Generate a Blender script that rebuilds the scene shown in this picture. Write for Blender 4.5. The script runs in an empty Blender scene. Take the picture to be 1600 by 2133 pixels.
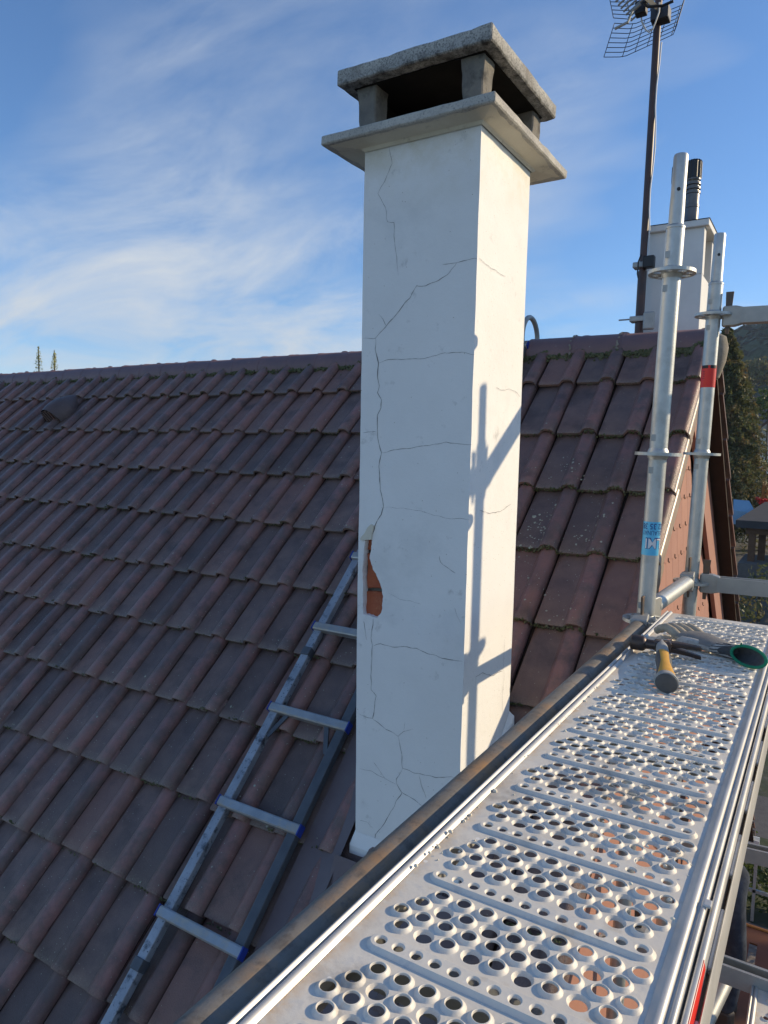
import bpy, bmesh, math, random
from mathutils import Vector, Matrix, noise
from mathutils.geometry import delaunay_2d_cdt
random.seed(7)
S = bpy.context.scene
COL = S.collection
R = math.radians

# ------------------------------------------------------------------ camera
# eye at the origin, X along the ridge (towards the gable), Y up the slope, Z up
CX, CY, F = 800.0, 1066.5, 1484.0
AX = Vector((0.84895, 0.06517, -0.52445))      # world X in camera (right, down, forward)
AY = Vector((0.52827, -0.06218, 0.84679))
AX = AX.normalized(); AY = (AY - AX * AX.dot(AY)).normalized(); AZ = AX.cross(AY)
MW = Matrix((AX, AY, AZ))                      # camera -> world
cam = bpy.data.cameras.new('camera'); camo = bpy.data.objects.new('camera', cam); COL.objects.link(camo)
c0 = MW @ Vector((1, 0, 0)); c1 = MW @ Vector((0, -1, 0)); c2 = MW @ Vector((0, 0, -1))
camo.matrix_world = Matrix((c0, c1, c2)).transposed().to_4x4()
cam.sensor_fit = 'HORIZONTAL'; cam.sensor_width = 36; cam.lens = 36 * F / 1600
cam.clip_start = 0.02; cam.clip_end = 5000
S.camera = camo

# ------------------------------------------------------------------ sky + sun
SUN = Vector((1.0, 0.85, 0.50)).normalized()
elev = math.asin(SUN.z); azim = math.atan2(SUN.x, SUN.y)     # azimuth clockwise from +Y
wd = bpy.data.worlds.new('World'); S.world = wd; wd.use_nodes = True
nt = wd.node_tree; nt.nodes.clear()
def wn(t, **k):
    n = nt.nodes.new(t)
    for a, b in k.items(): setattr(n, a, b)
    return n
wout = wn('ShaderNodeOutputWorld'); bg = wn('ShaderNodeBackground')
sky = wn('ShaderNodeTexSky', sky_type='NISHITA', sun_disc=False, sun_elevation=elev, sun_rotation=azim,
         altitude=200, air_density=1.0, dust_density=0.0, ozone_density=6.0)
bg.inputs['Strength'].default_value = 0.13
tc = wn('ShaderNodeTexCoord'); sx = wn('ShaderNodeSeparateXYZ')
nt.links.new(tc.outputs['Generated'], sx.inputs[0])
def wmath(op, a, b=None, c=None, clamp=False):
    n = wn('ShaderNodeMath', operation=op); n.use_clamp = clamp
    for i, q in enumerate((a, b, c)):
        if q is None: continue
        if isinstance(q, (int, float)): n.inputs[i].default_value = q
        else: nt.links.new(q, n.inputs[i])
    return n.outputs[0]
zz = wmath('ADD', wmath('MAXIMUM', sx.outputs['Z'], 0.0), 0.30)
px = wmath('DIVIDE', sx.outputs['X'], zz); py = wmath('DIVIDE', sx.outputs['Y'], zz)
cb = wn('ShaderNodeCombineXYZ'); nt.links.new(px, cb.inputs[0]); nt.links.new(py, cb.inputs[1])
mp = wn('ShaderNodeMapping'); nt.links.new(cb.outputs[0], mp.inputs[0])
mp.inputs['Location'].default_value = (1.6134, 1.1452, -.6230); mp.inputs['Rotation'].default_value = (0, 0, R(-30)); mp.inputs['Scale'].default_value = (0.55, 1.0, 1)
n1 = wn('ShaderNodeTexNoise'); n1.inputs['Scale'].default_value = .8; n1.inputs['Detail'].default_value = 5; n1.inputs['Roughness'].default_value = .5
n2 = wn('ShaderNodeTexNoise'); n2.inputs['Scale'].default_value = 3.0; n2.inputs['Detail'].default_value = 9; n2.inputs['Roughness'].default_value = .62; n2.inputs['Distortion'].default_value = .5
nt.links.new(mp.outputs[0], n1.inputs['Vector']); nt.links.new(mp.outputs[0], n2.inputs['Vector'])
r1 = wn('ShaderNodeMapRange'); r1.inputs[1].default_value = .46; r1.inputs[2].default_value = .57; nt.links.new(n1.outputs[0], r1.inputs[0])
r2 = wn('ShaderNodeMapRange'); r2.inputs[1].default_value = .34; r2.inputs[2].default_value = .70; nt.links.new(n2.outputs[0], r2.inputs[0])
low = wn('ShaderNodeMapRange'); low.inputs[1].default_value = .26; low.inputs[2].default_value = .0; low.inputs[3].default_value = .0; low.inputs[4].default_value = .34
nt.links.new(sx.outputs['Z'], low.inputs[0])
cov = wmath('MULTIPLY', wmath('ADD', r1.outputs[0], low.outputs[0]), r2.outputs[0])
cov = wmath('MULTIPLY', cov, 0.90, clamp=True)
mixc = wn('ShaderNodeMix', data_type='RGBA'); nt.links.new(cov, mixc.inputs['Factor'])
nt.links.new(sky.outputs[0], mixc.inputs['A']); mixc.inputs['B'].default_value = (3.9, 4.15, 4.4, 1)
nt.links.new(mixc.outputs['Result'], bg.inputs['Color']); nt.links.new(bg.outputs[0], wout.inputs[0])
sl = bpy.data.lights.new('sun', 'SUN'); sl.energy = 3.45; sl.angle = R(0.53); sl.color = (1.0, 0.81, 0.54)
so = bpy.data.objects.new('sun', sl); COL.objects.link(so)
so.rotation_euler = SUN.to_track_quat('Z', 'Y').to_euler(); so.location = (8, 7, 5)
vs = S.view_settings; vs.view_transform = 'Standard'; vs.look = 'None'; vs.gamma = 1; vs.use_curve_mapping = False; vs.exposure = 0.47

# ------------------------------------------------------------------ pixel helpers (used only to place points on real surfaces)
def ray(x, y): return MW @ Vector(((x - CX) / F, (y - CY) / F, 1.0))
def atd(x, y, d): return ray(x, y) * d
def onp(x, y, ax, v):
    r = ray(x, y); return r * (v / r[ax])
def proj(P):
    c = MW.transposed() @ Vector(P); return (CX + F * c.x / c.z, CY + F * c.y / c.z, c.z)

# ------------------------------------------------------------------ mesh builder
class MB:
    def __init__(s): s.v = []; s.f = []
    def add(s, vs, fs):
        o = len(s.v); s.v += [Vector(p) for p in vs]; s.f += [tuple(i + o for i in q) for q in fs]; return s
    def box(s, a, b, m=None):
        x0, y0, z0 = a; x1, y1, z1 = b
        vs = [Vector(p) for p in ((x0,y0,z0),(x1,y0,z0),(x1,y1,z0),(x0,y1,z0),(x0,y0,z1),(x1,y0,z1),(x1,y1,z1),(x0,y1,z1))]
        if m: vs = [m @ p for p in vs]
        return s.add(vs, [(3,2,1,0),(4,5,6,7),(0,1,5,4),(1,2,6,5),(2,3,7,6),(3,0,4,7)])
    def prism(s, poly, fn, d0, d1):
        n = len(poly); vs = [fn(p[0], p[1], d0) for p in poly] + [fn(p[0], p[1], d1) for p in poly]
        fs = [tuple(range(n))[::-1], tuple(range(n, 2 * n))] + [(i, (i + 1) % n, n + (i + 1) % n, n + i) for i in range(n)]
        return s.add(vs, fs)
    def loft(s, rings, cap=True, closed=True):
        n = len(rings[0]); vs = [p for r in rings for p in r]; fs = []
        for k in range(len(rings) - 1):
            for i in range(n if closed else n - 1):
                j = (i + 1) % n; fs.append((k*n+i, k*n+j, (k+1)*n+j, (k+1)*n+i))
        if cap: fs += [tuple(range(n))[::-1], tuple(range((len(rings)-1)*n, len(rings)*n))]
        return s.add(vs, fs)
    def tube(s, pts, r, n=12, cap=True, sq=1.0):
        pts = [Vector(p) for p in pts]; rings = []; up = None
        for i, p in enumerate(pts):
            t = (pts[min(i+1, len(pts)-1)] - pts[max(i-1, 0)]).normalized()
            if up is None:
                up = Vector((0,0,1)) if abs(t.z) < .9 else Vector((1,0,0))
            a = t.cross(up).normalized(); b = a.cross(t).normalized(); up = b
            rr = r[i] if isinstance(r, (list, tuple)) else r
            rings.append([p + a * (rr * math.cos(2*math.pi*k/n)) + b * (rr * sq * math.sin(2*math.pi*k/n)) for k in range(n)])
        return s.loft(rings, cap)
    def lathe(s, prof, org, axis, n=24, cap=True):
        axis = Vector(axis).normalized(); u = axis.orthogonal().normalized(); w = axis.cross(u); org = Vector(org)
        return s.loft([[org + axis*h + u*(r*math.cos(2*math.pi*k/n)) + w*(r*math.sin(2*math.pi*k/n)) for k in range(n)] for r, h in prof], cap)
    def mesh(s, name, mat, smooth=True, ang=35):
        me = bpy.data.meshes.new(name); me.from_pydata([tuple(p) for p in s.v], [], s.f); me.update()
        bm = bmesh.new(); bm.from_mesh(me); bmesh.ops.recalc_face_normals(bm, faces=bm.faces); bm.to_mesh(me); bm.free()
        if smooth:
            me.polygons.foreach_set('use_smooth', [True] * len(me.polygons)); me.set_sharp_from_angle(angle=R(ang))
        if mat: me.materials.append(mat)
        return me
def link(name, me, parent=None, mtx=None):
    o = bpy.data.objects.new(name, me); COL.objects.link(o)
    if mtx is not None: o.matrix_basis = mtx
    if parent is not None:
        o.parent = parent; o.matrix_parent_inverse = parent.matrix_basis.inverted()
    return o
def tag(o, label=None, cat=None, group=None, kind=None):
    for k, q in (('label', label), ('category', cat), ('group', group), ('kind', kind)):
        if q: o[k] = q
    return o
def part(name, mb, mat, parent=None, smooth=True, bevel=0, ang=35, mtx=None, seg=2):
    o = link(name, mb.mesh(name, mat, smooth, ang), parent, mtx)
    if bevel:
        b = o.modifiers.new('bevel', 'BEVEL'); b.width = bevel; b.segments = seg; b.limit_method = 'ANGLE'; b.angle_limit = R(40); b.harden_normals = False
    return o
def thing(name, label, cat, loc, group=None):
    o = bpy.data.objects.new(name, None); COL.objects.link(o); o.empty_display_size = .1
    o.matrix_basis = Matrix.Translation(Vector(loc)); return tag(o, label, cat, group)
def copy_tree(src, delta, label, group=None):
    def rec(o, par):
        c = o.copy(); COL.objects.link(c); c.matrix_basis = delta @ o.matrix_basis
        if par is not None: c.parent = par; c.matrix_parent_inverse = par.matrix_basis.inverted()
        for ch in list(o.children): rec(ch, c)
        return c
    r = rec(src, None); r['label'] = label
    if group: r['group'] = group
    return r

# ------------------------------------------------------------------ materials
def mat(name, base, rough=.6, metal=0.0, spec=.5, var=None, vscale=8, vdet=6, bump=0, bscale=60, layers=(), coord='Object', orand=0.0, vlo=.35, vhi=.7):
    """base colour, optional second colour var mixed by noise, extra layers of (colour, scale, lo, hi, kind)."""
    m = bpy.data.materials.new(name); m.use_nodes = True; t = m.node_tree; P = t.nodes['Principled BSDF']
    P.inputs['Roughness'].default_value = rough; P.inputs['Metallic'].default_value = metal
    P.inputs['Specular IOR Level'].default_value = spec
    tcn = t.nodes.new('ShaderNodeTexCoord'); vec = tcn.outputs[coord]
    if orand:
        oi = t.nodes.new('ShaderNodeObjectInfo'); sc = t.nodes.new('ShaderNodeVectorMath'); sc.operation = 'SCALE'
        cmb = t.nodes.new('ShaderNodeCombineXYZ')
        for i in range(3): t.links.new(oi.outputs['Random'], cmb.inputs[i])
        t.links.new(cmb.outputs[0], sc.inputs[0]); sc.inputs['Scale'].default_value = 37.0
        ad = t.nodes.new('ShaderNodeVectorMath'); t.links.new(vec, ad.inputs[0]); t.links.new(sc.outputs[0], ad.inputs[1]); vec = ad.outputs[0]
    def nz(scale, det=6, rg=.6):
        n = t.nodes.new('ShaderNodeTexNoise'); n.inputs['Scale'].default_value = scale; n.inputs['Detail'].default_value = det; n.inputs['Roughness'].default_value = rg
        t.links.new(vec, n.inputs['Vector']); return n.outputs[0]
    def rng(src, lo, hi, a=0., b=1.):
        n = t.nodes.new('ShaderNodeMapRange'); t.links.new(src, n.inputs[0])
        for i, q in enumerate((lo, hi, a, b)): n.inputs[i+1].default_value = q
        return n.outputs[0]
    def mix(f, a, b):
        n = t.nodes.new('ShaderNodeMix'); n.data_type = 'RGBA'; t.links.new(f, n.inputs['Factor'])
        for s_, q in (('A', a), ('B', b)):
            if isinstance(q, tuple): n.inputs[s_].default_value = (*q[:3], 1)
            else: t.links.new(q, n.inputs[s_])
        return n.outputs['Result']
    col = tuple(base)
    if var: col = mix(rng(nz(vscale, vdet), vlo, vhi), col, tuple(var))
    for c, scale, lo, hi, kind in layers:
        if kind == 'noise': f = rng(nz(scale, 8, .65), lo, hi)
        elif kind == 'spots':
            v = t.nodes.new('ShaderNodeTexVoronoi'); v.inputs['Scale'].default_value = scale; t.links.new(vec, v.inputs['Vector'])
            a = rng(v.outputs['Distance'], hi, hi * .7)
            # only some cells carry a spot
            sp = t.nodes.new('ShaderNodeSeparateColor'); t.links.new(v.outputs['Color'], sp.inputs[0])
            b_ = rng(sp.outputs[0], lo, lo + .01)
            mu = t.nodes.new('ShaderNodeMath'); mu.operation = 'MULTIPLY'; t.links.new(a, mu.inputs[0]); t.links.new(b_, mu.inputs[1]); f = mu.outputs[0]
        elif kind.startswith('axis'):      # wear along a local axis, broken up by noise
            ax = 'XYZ'.index(kind[4]); sp = t.nodes.new('ShaderNodeSeparateXYZ'); t.links.new(tcn.outputs[coord], sp.inputs[0])
            a = rng(sp.outputs[ax], lo, hi); b_ = rng(nz(scale, 8, .7), .40, .62)
            mu = t.nodes.new('ShaderNodeMath'); mu.operation = 'MULTIPLY'; t.links.new(a, mu.inputs[0]); t.links.new(b_, mu.inputs[1]); f = mu.outputs[0]
        elif kind == 'rand':
            oi2 = t.nodes.new('ShaderNodeObjectInfo'); f = rng(oi2.outputs['Random'], lo, hi, 0, scale)
        col = mix(f, col if not isinstance(col, tuple) else tuple(col), tuple(c))
    if isinstance(col, tuple): P.inputs['Base Color'].default_value = (*col, 1)
    else: t.links.new(col, P.inputs['Base Color'])
    if bump:
        bp = t.nodes.new('ShaderNodeBump'); bp.inputs['Strength'].default_value = 1; bp.inputs['Distance'].default_value = bump
        t.links.new(nz(bscale, 8, .65), bp.inputs['Height']); t.links.new(bp.outputs[0], P.inputs['Normal'])
    return m

M = {}
DX0, DX1 = -.3475, -.0935      # deck plate edges
TILE_LAYERS = [((.30,.150,.130), 13, .108, .126, 'axisX'), ((.27,.130,.098), .6, .50, 1.0, 'rand'), ((.085,.060,.054), .6, .40, .0, 'rand'), ((.085,.062,.056), 7, .50, .74, 'noise'),
               ((.34,.28,.26), 420, .62, .74, 'noise'), ((.36,.30,.23), 190, .034, -.05, 'axisY'), ((.42,.42,.35), 130, .955, .24, 'spots'), ((.34,.35,.28), 30, .975, .16, 'spots')]
M['tile'] = mat('roof_tile', (.150,.102,.092), .38, var=(.225,.150,.125), vscale=12, layers=TILE_LAYERS, bump=.0020, bscale=240, orand=1, spec=.36)
M['ridge'] = mat('ridge_tile', (.20,.115,.11), .5, var=(.15,.095,.098), vscale=10, layers=[((.30,.28,.24), 60, .93, .2, 'spots')], bump=.001, bscale=120, orand=1)
M['vergeside'] = mat('verge_side', (.42,.34,.27), .35, var=(.34,.26,.20), vscale=20, bump=.0006)  # paler brown stands in for sun gloss on the verge aprons
M['moss'] = mat('moss', (.060,.072,.022), .95, var=(.19,.18,.10), vscale=26, layers=[((.025,.030,.012), 90, .5, .7, 'noise')], bump=.003, bscale=300)
M['mortar'] = mat('mortar', (.30,.27,.22), .9, var=(.2,.18,.14), vscale=40, bump=.002, bscale=200)
M['render'] = mat('white_render', (.88,.87,.84), .8, spec=.25, var=(.83,.82,.79), vscale=5, layers=[((.68,.68,.66), 3.2, .56, .82, 'noise'), ((.70,.66,.54), 7, .66, .90, 'axisZ'), ((.60,.59,.56), 16, .63, .76, 'noise'), ((.45,.42,.36), 110, .955, .16, 'spots')], bump=.0009, bscale=70)
M['render_old'] = mat('aged_render', (.76,.71,.58), .85, var=(.66,.61,.49), vscale=9, layers=[((.36,.33,.27), 22, .58, .78, 'noise')], bump=.0015, bscale=120)
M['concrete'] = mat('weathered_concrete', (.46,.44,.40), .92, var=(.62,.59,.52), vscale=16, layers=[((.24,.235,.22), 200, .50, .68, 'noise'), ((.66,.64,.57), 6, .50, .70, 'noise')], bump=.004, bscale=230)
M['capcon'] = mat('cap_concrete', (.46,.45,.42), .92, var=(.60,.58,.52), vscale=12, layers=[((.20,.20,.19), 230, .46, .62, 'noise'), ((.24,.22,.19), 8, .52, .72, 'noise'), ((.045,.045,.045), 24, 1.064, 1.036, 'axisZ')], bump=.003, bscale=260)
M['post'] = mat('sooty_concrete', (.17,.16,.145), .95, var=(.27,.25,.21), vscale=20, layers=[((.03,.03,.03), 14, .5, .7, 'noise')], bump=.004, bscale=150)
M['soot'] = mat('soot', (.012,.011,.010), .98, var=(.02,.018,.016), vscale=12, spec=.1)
M['crack'] = mat('crack_line', (.22,.21,.20), .95, spec=.1)
M['brick'] = mat('bare_brick', (.46,.13,.055), .9, var=(.36,.09,.045), vscale=18, layers=[((.52,.22,.11), 30, .56, .7, 'noise')], bump=.004, bscale=60)
M['oldmortar'] = mat('old_mortar', (.27,.24,.19), .95, var=(.17,.15,.12), vscale=60, bump=.003, bscale=200)
M['flash'] = mat('painted_flashing', (.13,.09,.088), .45, var=(.16,.12,.115), vscale=6, layers=[((.15,.13,.12), 12, .62, .8, 'noise')], bump=.001, bscale=30)
M['galv'] = mat('galvanised_steel', (.46,.48,.47), .42, metal=.55, var=(.56,.57,.55), vscale=30, layers=[((.20,.19,.17), 90, .66, .80, 'noise'), ((.30,.30,.29), 9, .55, .8, 'noise')], bump=.0004, bscale=150)
M['galvd'] = mat('galvanised_dull', (.33,.34,.33), .5, metal=.5, var=(.42,.42,.40), vscale=20, layers=[((.16,.13,.10), 40, .62, .8, 'noise')], bump=.0004, bscale=120)
M['rusty'] = mat('rusty_tube', (.24,.22,.19), .6, metal=.25, var=(.14,.125,.105), vscale=9, layers=[((.38,.22,.10), 7, .46, .68, 'noise'), ((.13,.11,.09), 45, .52, .68, 'noise'), ((.10,.16,.22), 5, .68, .78, 'noise')], bump=.0008, bscale=90)
M['deck'] = mat('deck_steel', (.78,.73,.63), .56, metal=.05, var=(.66,.62,.54), vscale=6, layers=[((.50,.40,.28), 25, .60, .84, 'noise'), ((.66,.43,.22), 28, DX0 + .016, DX0 - .004, 'axisX'), ((.50,.45,.37), 9, .56, .70, 'noise'), ((.44,.40,.34), 4, .58, .66, 'noise'), ((.58,.57,.54), 60, .55, .75, 'noise'), ((.86,.83,.76), 70, .94, .20, 'spots')], bump=.0004, bscale=120)
M['decklip'] = mat('deck_rail', (.60,.58,.54), .44, metal=.4, var=(.48,.47,.45), vscale=14, layers=[((.36,.28,.20), 30, .64, .82, 'noise')])
M['wedge'] = mat('wedge_steel', (.09,.09,.09), .5, metal=.6, var=(.20,.12,.07), vscale=30)
M['red'] = mat('red_paint', (.72,.025,.015), .4)
M['black'] = mat('black_ink', (.012,.012,.014), .5)
M['blue'] = mat('blue_sticker', (.10,.50,.78), .4, var=(.16,.58,.82), vscale=40, layers=[((.55,.55,.52), 120, .68, .72, 'noise')])
M['inkblue'] = mat('blue_ink', (.02,.07,.26), .5)
M['silver'] = mat('silver_ink', (.72,.73,.75), .4)
M['ladder'] = mat('ladder_paint', (.070,.076,.086), .42, var=(.10,.106,.115), vscale=20, layers=[((.42,.46,.52), 60, .70, .74, 'noise')])
M['ladworn'] = mat('ladder_worn', (.26,.28,.31), .45, metal=.3, var=(.40,.42,.45), vscale=12, layers=[((.07,.08,.095), 22, .54, .66, 'noise'), ((.05,.06,.075), 110, .60, .66, 'noise')])
M['rung'] = mat('rung_aluminium', (.46,.47,.47), .36, metal=.5, var=(.34,.35,.36), vscale=18, layers=[((.52,.45,.35), 20, .50, .68, 'noise')])
M['blueplast'] = mat('blue_plastic', (.015,.04,.28), .4)
M['mast'] = mat('painted_mast', (.045,.028,.030), .45, var=(.10,.045,.035), vscale=9, layers=[((.20,.09,.06), 12, .62, .75, 'noise')])
M['wire'] = mat('dark_wire', (.045,.05,.06), .5, metal=.5)
M['aluant'] = mat('antenna_aluminium', (.50,.48,.43), .35, metal=.7)
M['plast'] = mat('black_plastic', (.012,.012,.014), .42)
M['cable'] = mat('white_cable', (.68,.68,.66), .5)
M['pipe'] = mat('flue_pipe', (.16,.15,.145), .35, metal=.7, var=(.10,.10,.10), vscale=16)
M['white'] = mat('white_paint', (.74,.74,.72), .7, var=(.66,.66,.65), vscale=7, bump=.0006, bscale=60)
M['slate'] = mat('gable_shingle', (.38,.19,.14), .75, var=(.34,.165,.125), vscale=9, layers=[((.46,.22,.15), .35, .3, 1.0, 'rand')], bump=.0006, bscale=120, orand=1)
M['soffit'] = mat('soffit_timber', (.035,.018,.011), .8, var=(.022,.013,.009), vscale=20)
M['hsteel'] = mat('hammer_steel', (.085,.07,.07), .42, metal=.7, var=(.13,.08,.05), vscale=60)
M['hgrey'] = mat('grip_grey', (.30,.29,.27), .6, var=(.38,.37,.34), vscale=60, bump=.0004, bscale=300)
M['hdark'] = mat('grip_dark', (.055,.058,.06), .65, var=(.09,.09,.09), vscale=60)
M['hyel'] = mat('grip_yellow', (.68,.36,.035), .55, var=(.58,.29,.03), vscale=40, layers=[((.20,.12,.04), 90, .64, .72, 'noise')])
M['gknit'] = mat('glove_knit', (.52,.49,.44), .95, var=(.36,.34,.31), vscale=120, bump=.001, bscale=400)
M['gcoat'] = mat('glove_coating', (.14,.14,.14), .65, var=(.24,.22,.19), vscale=30, bump=.001, bscale=150)
M['gtip'] = mat('glove_fingers', (.44,.37,.27), .8, var=(.30,.25,.19), vscale=50, bump=.001, bscale=200)
M['gin'] = mat('glove_lining', (.10,.10,.10), .95, var=(.06,.06,.06), vscale=90, bump=.001, bscale=400)
M['ggreen'] = mat('green_trim', (.004,.22,.11), .8, bump=.0008, bscale=500)
M['gstripe'] = mat('dark_stripe', (.06,.06,.065), .9)
M['jeans'] = mat('denim', (.020,.028,.045), .9, var=(.09,.11,.14), vscale=9, vlo=.45, vhi=.8, bump=.006, bscale=14)
M['jacket'] = mat('dark_jacket', (.03,.03,.035), .9)
M['skin'] = mat('skin', (.50,.30,.21), .6)
M['hair'] = mat('hair', (.03,.02,.015), .8)
M['boot'] = mat('boot_leather', (.06,.045,.035), .6)
M['ply'] = mat('plywood', (.17,.065,.018), .6, var=(.12,.045,.014), vscale=4, bump=.0006)  # panel brown darkened to stand in for shade on the lower deck
M['plyedge'] = mat('plywood_edge', (.52,.24,.06), .6)  # brighter orange stands in for sunlight along the plywood edges
M['plank'] = mat('terrace_wood', (.24,.20,.16), .85, var=(.17,.14,.11), vscale=6, bump=.002, bscale=60)
M['leafd'] = mat('leaf_dark', (.11,.125,.045), .6, var=(.16,.16,.055), vscale=.9, layers=[((.28,.17,.07), 1.6, .50, .68, 'noise')])
M['leafg'] = mat('leaf_green', (.055,.10,.022), .6, var=(.10,.13,.03), vscale=3, layers=[((.26,.07,.03), 5, .70, .76, 'noise')])
M['leafy'] = mat('leaf_yellow', (.46,.44,.13), .6, var=(.34,.34,.10), vscale=5)
M['forest'] = mat('forest_leaf', (.028,.060,.030), .8, var=(.045,.075,.032), vscale=.06, spec=.2)
for k_ in ('leafd', 'leafg', 'leafy'):      # thin leaves let some light through
    t_ = M[k_].node_tree; P_ = t_.nodes['Principled BSDF']; tl = t_.nodes.new('ShaderNodeBsdfTranslucent'); mx = t_.nodes.new('ShaderNodeMixShader'); mx.inputs[0].default_value = .38
    t_.links.new(P_.inputs['Base Color'].links[0].from_socket, tl.inputs['Color']); t_.links.new(P_.outputs[0], mx.inputs[1]); t_.links.new(tl.outputs[0], mx.inputs[2]); t_.links.new(mx.outputs[0], t_.nodes['Material Output'].inputs['Surface'])
M['bark'] = mat('bark', (.10,.07,.05), .9, var=(.06,.045,.035), vscale=14, bump=.01, bscale=20)
M['ground'] = mat('yard_ground', (.13,.115,.095), .95, var=(.09,.085,.07), vscale=.5, layers=[((.055,.075,.03), .22, .50, .60, 'noise'), ((.19,.17,.15), 3.0, .55, .75, 'noise')], bump=.02, bscale=6)
M['asphalt'] = mat('asphalt', (.15,.14,.125), .95, var=(.115,.105,.10), vscale=9, bump=.008, bscale=60)
M['wallh'] = mat('house_plaster', (.66,.64,.58), .85, var=(.58,.56,.51), vscale=1.2)
M['roofh'] = mat('far_roof', (.15,.085,.065), .8, var=(.11,.065,.052), vscale=2)
M['timber'] = mat('timber', (.13,.065,.03), .8, var=(.09,.045,.022), vscale=8)
M['felt'] = mat('roof_felt', (.035,.037,.042), .85, var=(.05,.05,.055), vscale=2)
M['orange'] = mat('orange_wood', (.50,.20,.04), .7)
M['redfl'] = mat('red_flower', (.55,.012,.02), .7)
M['tarp'] = mat('blue_tarp', (.22,.38,.52), .6, var=(.18,.32,.46), vscale=3)
M['glass'] = mat('window_glass', (.02,.025,.03), .1)

# ------------------------------------------------------------------ ground and far setting
GZ = -7.5
def sm(a, b, x):
    t = min(1, max(0, (x - a) / (b - a))); return t * t * (3 - 2 * t)
def gz(x, y):
    return GZ + 3.2 * sm(13, 34, y) + 2.5 * sm(34, 110, y) + 6 * sm(110, 400, y)
def grid_axis(a):
    return sorted(set([-q for q in a] + a))
ax_ = grid_axis([0, 2, 4, 6, 8, 10, 13, 16, 20, 25, 30, 36, 44, 55, 70, 90, 120, 160, 220, 300, 420, 600, 900, 1400])
mb = MB(); nx = len(ax_)
for y in ax_:
    for x in ax_: mb.v.append(Vector((x, y, gz(x, y))))
mb.f = [(j*nx+i, j*nx+i+1, (j+1)*nx+i+1, (j+1)*nx+i) for j in range(nx-1) for i in range(nx-1)]
g = part('ground', mb, M['ground']); tag(g, kind='structure')
# hill to the right behind the houses
mb = MB(); HN = 46
def hillz(x, y):
    d = math.hypot((x - 60) / 150, (y - 330) / 130)
    h = 62 * max(0, 1 - d * d) ** .8 if d < 1 else 0
    return gz(x, y) - 3 + h + 3.0 * noise.noise(Vector((x * .02, y * .02, 1)))
for j in range(HN + 1):
    for i in range(HN + 1):
        x = -180 + 420 * i / HN; y = 195 + 270 * j / HN; mb.v.append(Vector((x, y, hillz(x, y))))
mb.f = [(j*(HN+1)+i, j*(HN+1)+i+1, (j+1)*(HN+1)+i+1, (j+1)*(HN+1)+i) for j in range(HN) for i in range(HN)]
hl = part('hill', mb, M['forest']); tag(hl, kind='structure')

def rnd(a, b): return random.uniform(a, b)
def rvec(): 
    while True:
        q = Vector((rnd(-1, 1), rnd(-1, 1), rnd(-1, 1)))
        if .05 < q.length < 1: return q
def leaf(mb, c, s, nrm=None, asp=.55):
    n = (nrm or rvec()).normalized(); a = n.orthogonal().normalized(); a.rotate(Matrix.Rotation(rnd(0, 6.28), 3, n)); b = n.cross(a)
    c = Vector(c); mb.add([c - a*s, c - b*s*asp, c + a*s, c + b*s*asp + n*s*.15], [(0, 1, 2, 3)])
def clump(mb, c, r, n, s, flat=.8):
    c = Vector(c)
    for _ in range(n):
        q = rvec(); q = q.normalized() * (q.length ** .5); leaf(mb, c + Vector((q.x*r, q.y*r, q.z*r*flat)), s * rnd(.6, 1.3), q + rvec() * .7)
# forest on the hill: reads as one mass
mb = MB()
for _ in range(1500):
    x = rnd(-110, 190); y = rnd(205, 340); r = rnd(3.0, 5.5); z = hillz(x, y) + r * .5
    for k in range(16):
        q = rvec(); q = q.normalized() * r; q.z = abs(q.z) * 1.15; leaf(mb, Vector((x, y, z)) + q, r * .42, q + rvec() * .8, .8)
fo = part('forest', mb, M['forest'], smooth=False); tag(fo, 'dense green woods covering the far hill', 'woods', kind='stuff')

# ------------------------------------------------------------------ house: roof
PITCH = R(44); U = .49
SD = Vector((0, math.cos(PITCH), math.sin(PITCH))); SN = Vector((0, -math.sin(PITCH), math.cos(PITCH)))
P0 = ray(1413, 1030); P0 = P0 * (-U / P0.x)
def rp(x, s, h=0.0): return Vector((x, P0.y, P0.z)) + SD * s + SN * h
def roofpt(px_, py_, off=0.0):
    r = ray(px_, py_); q = r * ((SN.dot(P0) + off) / SN.dot(r)); return q
XG = -U                      # outer verge edge
XW = -.625                   # gable wall plane
W = .388 * U; G = .70 * U; SEAM0 = -1.40 * U
S_APEX = (3.72 - P0.y) / math.cos(PITCH); APEX = rp(0, S_APEX)
BP = R(41); BD = Vector((0, math.cos(BP), -math.sin(BP))); BN = Vector((0, math.sin(BP), math.cos(BP)))
house = thing('house', 'house with dark brown tiled roof and reddish shingled gable, chimney rising through its slope', 'house', (-4.5, APEX.y, GZ))
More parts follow.
